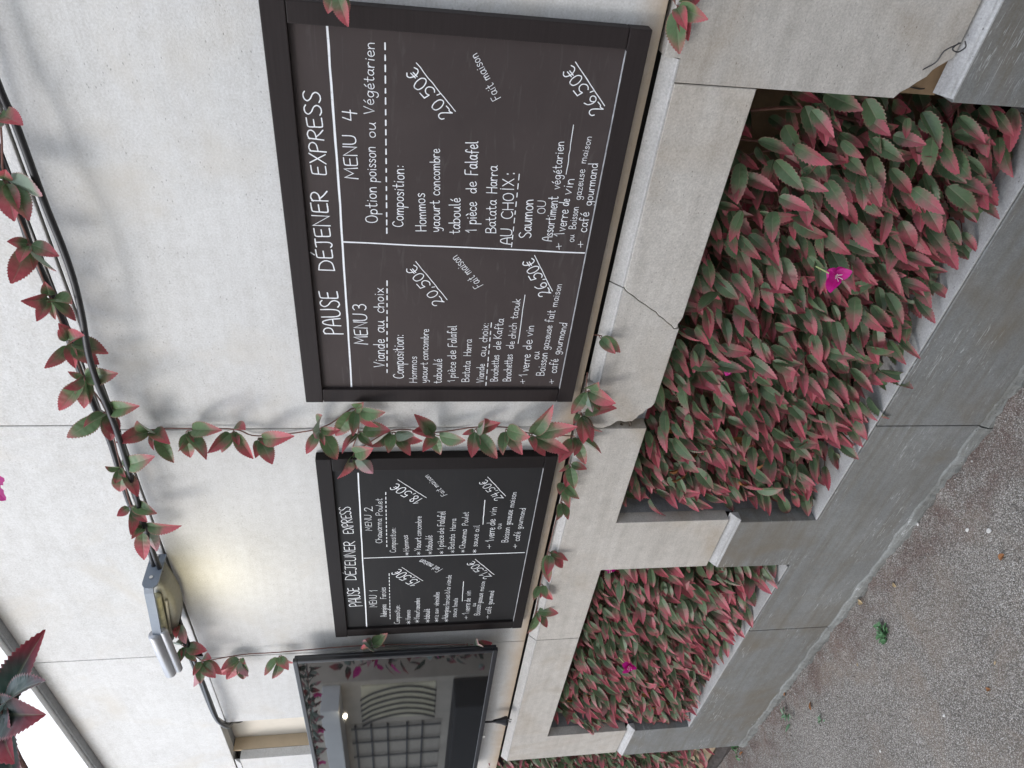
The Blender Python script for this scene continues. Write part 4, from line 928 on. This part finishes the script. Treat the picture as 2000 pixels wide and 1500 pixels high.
# ------------------------------------------------------------------ flowers
def flower(loc, label, size, faces, turn=0):
    t = empty('pink_flower', loc, label, 'flower', 'magenta flowers among the leaves')
    L0 = np.array(loc); nrm = np.array(faces, float); nrm /= np.linalg.norm(nrm)
    a = np.cross(nrm, [0.1, .2, 1]); a /= np.linalg.norm(a); b = np.cross(nrm, a)
    for k in range(5):
        an = turn+k*2*math.pi/5+random.uniform(-.2, .2); d = a*math.cos(an)+b*math.sin(an)
        lv = Leaves(); lv.add(L0+rng.normal(0, .002, 3), d+nrm*random.uniform(-.1, .9)+rng.normal(0, .25, 3), nrm+rng.normal(0, .35, 3), size*random.uniform(.6, 1.1), size*random.uniform(.7, .95), random.uniform(-.2, .7), random.uniform(-.8, .6), roll=random.uniform(-1, 1), n=12, tooth=.95)
        lv.build('petal', PETAL, t)
    bm = bmesh.new()
    for k in range(5):
        q = nrm+.35*(a*math.cos(k*1.3)+b*math.sin(k*1.3)); tube(bm, spline([L0, L0+q*size*.3, L0+q*size*.62+a*.002], 3), .0007, 5)
    obj('stamen', bm, STAMEN, t)
    bm = bmesh.new(); tube(bm, spline([L0+np.array([.004, .03, .03]), L0+np.array([.004, .012, .018]), L0], 4), .0014, 6); obj('stalk', bm, simple('pale green stalk', (.35, .42, .16), .6), t)
flower((-.70, -.055, .630), 'bright magenta flower in the middle of the larger nearer planting', .034, (.5, -.8, .2), .3)
flower((-1.0, .012, .735), 'dark magenta flower half hidden behind a bare stem in the nearer planting', .022, (.3, -.8, .3), 1)
flower((-2.28, -.06, .715), 'bright magenta flower in the middle of the farther planting', .036, (.6, -.7, .2), .8)
flower((-1.80, .012, .862), 'magenta flower tucked into the top corner of the farther planting', .02, (.3, -.8, .2), .2)

# ------------------------------------------------------------------ the vine hung overhead near the camera
g = empty('overhead_vine', (.4, -.93, 1.78), 'flowering vine strung overhead, close, its dark leaves over the white cornice', 'vine')
vp = [(.5, -.93, 1.81), (.1, -.93, 1.79), (-.25, -.93, 1.757), (-.517, -.93, 1.757), (-.591, -.93, 1.772), (-.9, -.93, 1.80), (-1.6, -.93, 1.86), (-2.6, -.93, 1.93), (-3.8, -.93, 2.0), (-5.2, -.93, 2.06)]
bm = bmesh.new(); tube(bm, spline(vp, 6), .0022, 7); obj('vine_stem', bm, STEM, g)
LEAF_DARK = leaf_mat('dark green and red leaf', (.028, .058, .042), (.09, .02, .03), (.26, .022, .032), (.30, .40, .36), (.45, .15, .2))
nd = (-.517, -.93, 1.758)
lv = Leaves()
for tp, wd, up in (((-.440, -.945, 1.713), .026, (.3, .2, 1)), ((-.474, -.955, 1.716), .034, (.6, -.5, 1)), ((-.535, -.98, 1.738), .040, (.8, -.9, .3)), ((-.500, -.97, 1.735), .034, (1, -.3, .6)), ((-.470, -.90, 1.733), .028, (.3, -.9, .5))):
    v = np.array(tp)-np.array(nd); Ln = np.linalg.norm(v); lv.add(nd, v+np.array(up)*.1*Ln, up, Ln*1.02, wd*.95, .45, .45, n=40, tooth=.88)
lv.build('leaf_tuft', LEAF_DARK, g)
nd2 = (-.560, -.935, 1.775); lv = Leaves()
for tp, wd, up in (((-.540, -.99, 1.742), .040, (.9, -.6, .2)), ((-.562, -.985, 1.747), .036, (.9, -.8, .1)), ((-.588, -.98, 1.757), .034, (.7, -.8, .1)), ((-.60, -.96, 1.76), .028, (.8, -.4, .6))):
    v = np.array(tp)-np.array(nd2); Ln = np.linalg.norm(v); lv.add(nd2, v+np.array(up)*.1*Ln, up, Ln*1.05, wd*.95, .45, .45, n=40, tooth=.88)
lv.build('leaf_tuft', LEAF_DARK, g)
random.seed(21)
for k in range(60):
    x = -1.0-k*.068; z = np.interp(-x, [.9, 1.6, 2.6, 3.8, 5.2], [1.80, 1.86, 1.93, 2.0, 2.06])
    c = np.array([x, -.93, z]); lv = Leaves()
    for q in range(5):
        d = np.array([random.gauss(0, .7), random.gauss(0, .7), random.gauss(-.25, .6)])
        lv.add(c+d*.01, d, rng.normal(0, 1, 3)+np.array([0, 0, 1]), random.uniform(.05, .08), random.uniform(.025, .038), .35, .4)
    lv.build('leaf_tuft', LEAF_DARK, g)
    if k % 7 == 3:
        lv = Leaves()
        for q in range(5):
            an = q*1.257; lv.add(c+np.array([0, .02, -.05]), (math.cos(an), .3, math.sin(an)), (0, 1, 0), .035, .03, .2, -.3, n=12)
        lv.build('blossom', PETAL, g)
lv = Leaves()
for an in (0, 1.3, 2.5, 3.8, 5): lv.add((-.277, -.93, 1.690), (math.cos(an), -.2, math.sin(an)-.2), (0, -1, 0), .018, .016, .2, -.3, n=12)
lv.build('blossom', PETAL, g)

# ------------------------------------------------------------------ weeds and litter on the ground
GZ = -.012
def weed(x, y, n, size, mat, label, up=.5):
    lv = Leaves()
    for k in range(n):
        an = random.uniform(0, 6.28); d = np.array([math.cos(an), math.sin(an), random.uniform(.1, up*2)])
        b = np.array([x+random.gauss(0, size*.35), y+random.gauss(0, size*.35), GZ+.002+random.uniform(0, size*.3)])
        lv.add(b, d, (0, 0, 1), size*random.uniform(.35, .7), size*random.uniform(.2, .36), .2, .5, n=8)
    o = lv.build('weed', mat, None); tag(o, label, 'weed', 'weeds growing in the gravelly asphalt')
weed(-1.921, -.177, 46, .036, WEED, 'flat dark green weed patch in the open gravel')
weed(-2.68, -.105, 9, .055, WEEDPALE, 'pale broad leaved weed against the foot of the wall', .8)
weed(-2.471, -.209, 12, .022, WEEDPALE, 'tiny weed beside a brown leaf near the wall foot')
weed(-3.222, -.018, 16, .04, WEED, 'spiky weed by the dark timber edging at the wall end', 1.2)
def dead(x, y, size, mat, label, rz):
    lv = Leaves(); lv.add((x, y, GZ+.006), (math.cos(rz), math.sin(rz), .12), (.2, .1, 1), size, size*.55, .5, .7, roll=.5, n=12)
    o = lv.build('dead_leaf', mat, None); tag(o, label, 'leaf', 'dead leaves on the asphalt')
dead(-1.94, -.065, .036, DEADPALE, 'pale straw coloured dead leaf near the foot of the wall joint', 2.2)
dead(-2.64, -.046, .03, DEADLEAF, 'curled orange dead leaf touching the foot of the wall', .6)
dead(-2.495, -.165, .032, DEADLEAF, 'dark orange dead leaf next to the tiny weed', 1.2)
dead(-3.205, -.052, .032, DEADLEAF, 'brown dead leaf beside the spiky weed', .2)
dead(-1.355, -.285, .030, DEADLEAF, 'orange brown dead leaf on open asphalt in front of the two white chips', 3.0)
dead(-1.76, -.118, .026, DEADPALE, 'yellow dead leaf crumb beside the dark green weed patch', 1.8)
dead(-1.65, -.49, .022, DEADLEAF, 'small orange dead leaf farthest out on the asphalt', 2.6)
dead(-1.59, -.455, .016, DEADPALE, 'tiny yellow leaf bit far out on the asphalt', .4)
dead(-2.115, -.19, .014, DEADPALE, 'tiny pinkish leaf bit in the gravel beyond the weed patch', 1.4)
def loose_gravel():
    r = np.random.default_rng(31); V = []; F = []
    base = np.array([(1, 0, 0), (-1, 0, 0), (0, 1, 0), (0, -1, 0), (0, 0, 1), (0, 0, -1)], float)
    tri = [(0, 2, 4), (2, 1, 4), (1, 3, 4), (3, 0, 4), (2, 0, 5), (1, 2, 5), (3, 1, 5), (0, 3, 5)]
    for k in range(2600):
        x = r.uniform(-3.9, -.3); y = -.045-abs(r.normal(0, .10)) if r.random() < .45 else r.uniform(-.85, -.04)
        s = r.uniform(.0014, .0034)*(1.5 if r.random() < .06 else 1)
        q = base*s*r.uniform(.6, 1.2, (6, 3)); a = r.uniform(0, 6.28); c, d = math.cos(a), math.sin(a)
        q = np.stack([q[:, 0]*c-q[:, 1]*d, q[:, 0]*d+q[:, 1]*c, q[:, 2]*.8], -1)+np.array([x, y, GZ+.001+(.006 if y > -.09 else .0)])
        F += [tuple(i+len(V)*1 for i in t) for t in tri]; V += q.tolist()
    me = bpy.data.meshes.new('loose_gravel'); me.from_pydata(V, [], F)
    m = M('mixed gravel'); n = m.n('TexWhiteNoise', i_Vector=m.n('VectorMath', operation='SNAP', i_0=m.coord(), i_1=(.006, .006, .006)).outputs[0]).outputs[0]
    m.set(m.ramp(n, [(0, (.10, .085, .075)), (.4, (.24, .21, .18)), (.8, (.36, .33, .30)), (1, (.48, .46, .43))]), .85)
    tag(link('loose_gravel', me, m.m), 'loose gravel grains gathered on the asphalt and along the wall foot', 'gravel', kind='stuff')
loose_gravel()
def chip(x, y, size, label, seed):
    random.seed(seed); bm = bmesh.new(); bmesh.ops.create_icosphere(bm, subdivisions=2, radius=1)
    for v in bm.verts:
        k = random.uniform(.7, 1.15); size_ = size*.75; v.co = Vector((x+v.co.x*size_*k, y+v.co.y*size_*k*.8, GZ+.003+v.co.z*size_*.4*k))
    o = obj('stone_chip', bm, CHIP); tag(o, label, 'chip', 'white chips on the asphalt')
chip(-1.408, -.169, .009, 'white chip on the asphalt, nearer the wall of a pair', 1)
chip(-1.352, -.214, .0115, 'greyish white chip on the asphalt, outer one of a pair', 2)
chip(-1.374, -.378, .007, 'slim white chip at the edge of the view on open asphalt', 3)
chip(-1.863, -.463, .007, 'pinkish white chip alone far out on the asphalt', 4)
chip(-2.217, -.42, .006, 'little white chip farthest along the asphalt', 5)
chip(-1.398, -.045, .008, 'white chip touching the foot of the wall under the larger planting', 6)
chip(-1.545, -.045, .009, 'flat white chip at the wall foot beside the wall joint', 7)

# ------------------------------------------------------------------ across the lane, seen mirrored in the television
B = empty('lane_building', (-8.5, -3.0, 0), 'dim building with barred windows mirrored in the television screen', 'building')
BW = simple('dim grey render', (.56, .50, .42), .85, 0, .15, 3); BEAM = simple('pale painted beam', (.8, .8, .78), .7, 0, .08, 4)
bm = bmesh.new(); box(bm, -16, -7.9, -4, -2.85, 0, 3.0); obj('wall', bm, BW, B)
bm = bmesh.new(); box(bm, -16, -7.95, -2.849, -2.55, 2.17, 2.37, .01); obj('beam', bm, BEAM, B)
LOUV = simple('yellowish louvre', (.82, .76, .58), .7, 0, .1, 10); BARS = simple('iron bar', (.06, .06, .065), .5)
bm = bmesh.new(); box(bm, -8.85, -8.0, -2.849, -2.845, 1.1, 1.95); wn = obj('window', bm, LOUV, B)
bm = bmesh.new()
for k in range(26): box(bm, -8.85, -8.0, -2.8445, -2.836, 1.1+k*.0327, 1.116+k*.0327)
obj('louvre', bm, LOUV, wn)
bm = bmesh.new()
for k in range(6):
    x = -8.10-.14*k; tube(bm, spline([(x-.22, -2.825, 1.96), (x-.06, -2.825, 1.80), (x+.06, -2.825, 1.52), (x+.03, -2.825, 1.28), (x-.08, -2.825, 1.09)], 6), .012, 6)
obj('window_bar', bm, BARS, wn)
bm = bmesh.new(); box(bm, -11.5, -9.0, -2.849, -2.843, 1.0, 2.1); wn = obj('window', bm, simple('grey shutter', (.50, .45, .38), .6), B)
bm = bmesh.new()
for z in (1.23, 1.42, 1.66, 1.86, 2.05): box(bm, -11.5, -9.0, -2.8425, -2.82, z-.012, z+.012)
for x in (-9.06, -9.46, -9.9, -10.4, -10.9): box(bm, x-.015, x+.015, -2.8195, -2.805, 1.0, 2.1)
obj('window_bar', bm, BARS, wn)
bm = bmesh.new(); box(bm, -16, -7.95, -2.849, -2.5, 0, .9, .02); obj('plinth', bm, simple('dark plinth', (.03, .03, .032), .8), B)
bm = bmesh.new(); bmesh.ops.create_uvsphere(bm, u_segments=12, v_segments=8, radius=.024)
for v in bm.verts: v.co += Vector((-7.97, -2.5, 2.10))
LM = M('lit bulb'); LM.b.inputs['Emission Color'].default_value = (1, .9, .7, 1); LM.b.inputs['Emission Strength'].default_value = 14
obj('lit_lamp', bm, LM.m, B)
planting('hedge', 'dark flowering hedge across the lane, mirrored at the edge of the television', -7.85, -6.3, .1, 2.1, 1, 1, 'hedges across the lane', 0, [], 1, 4) if False else None
h = empty('flowering_hedge', (-5.6, -3.8, 0), 'dark hedge with pink blossom mirrored near the edge of the television', 'hedge')
lv = Leaves(); lp = Leaves()
for k in range(5200):
    c = (random.uniform(-7.85, -3.5), random.uniform(-4.3, -3.4), random.uniform(0, 2.3))  # hedge lengthened past its mirrored part to darken the black chalkboard
    if c[0] < -6.6: c = (c[0]*.5-3.45, c[1]+.7, c[2]*.92)
    (lp if random.random() < .14 and c[2] > 1.1 else lv).add(c, rng.normal(0, 1, 3), rng.normal(0, 1, 3)+np.array([0, 1, .5]), random.uniform(.10, .18), random.uniform(.07, .10), .3, .3, n=5)
lv.build('foliage', LEAF_DARK, h); lp.build('blossom', PETAL, h)

# ------------------------------------------------------------------ unseen house added across the lane to darken the wall's lower right
F = empty('added_shade_house', (2.5, -4.6, 0), 'unseen two storey house added across the lane, behind the viewer, to shade the wall', 'building')
FP = simple('added shade house buff render', (.55, .52, .47), .85, 0, .12, 2)
bm = bmesh.new(); box(bm, -3.2, 9, -8, -4.3, 0, 4.9); obj('wall', bm, FP, F)
bm = bmesh.new(); box(bm, -3.4, 9.2, -8.2, -4.1, 4.905, 5.05, .01); obj('roof', bm, simple('added shade house grey roof', (.2, .19, .18), .7), F)  # roof of the added unseen house
for x in (-2.2, .2, 2.6, 5.0):
    for z in (.8, 3.1):
        bm = bmesh.new()
        for a in ((x-.05, x, z-.05, z+1.35), (x+1., x+1.05, z-.05, z+1.35), (x, x+1., z-.05, z), (x, x+1., z+1.3, z+1.35), (x+.48, x+.52, z, z+1.3)): box(bm, a[0], a[1], -4.299, -4.25, a[2], a[3])
        wf = obj('window', bm, BEAM, F)
        bm = bmesh.new(); box(bm, x, x+1., -4.299, -4.285, z, z+1.3); obj('pane', bm, DARKGLASS, wf)
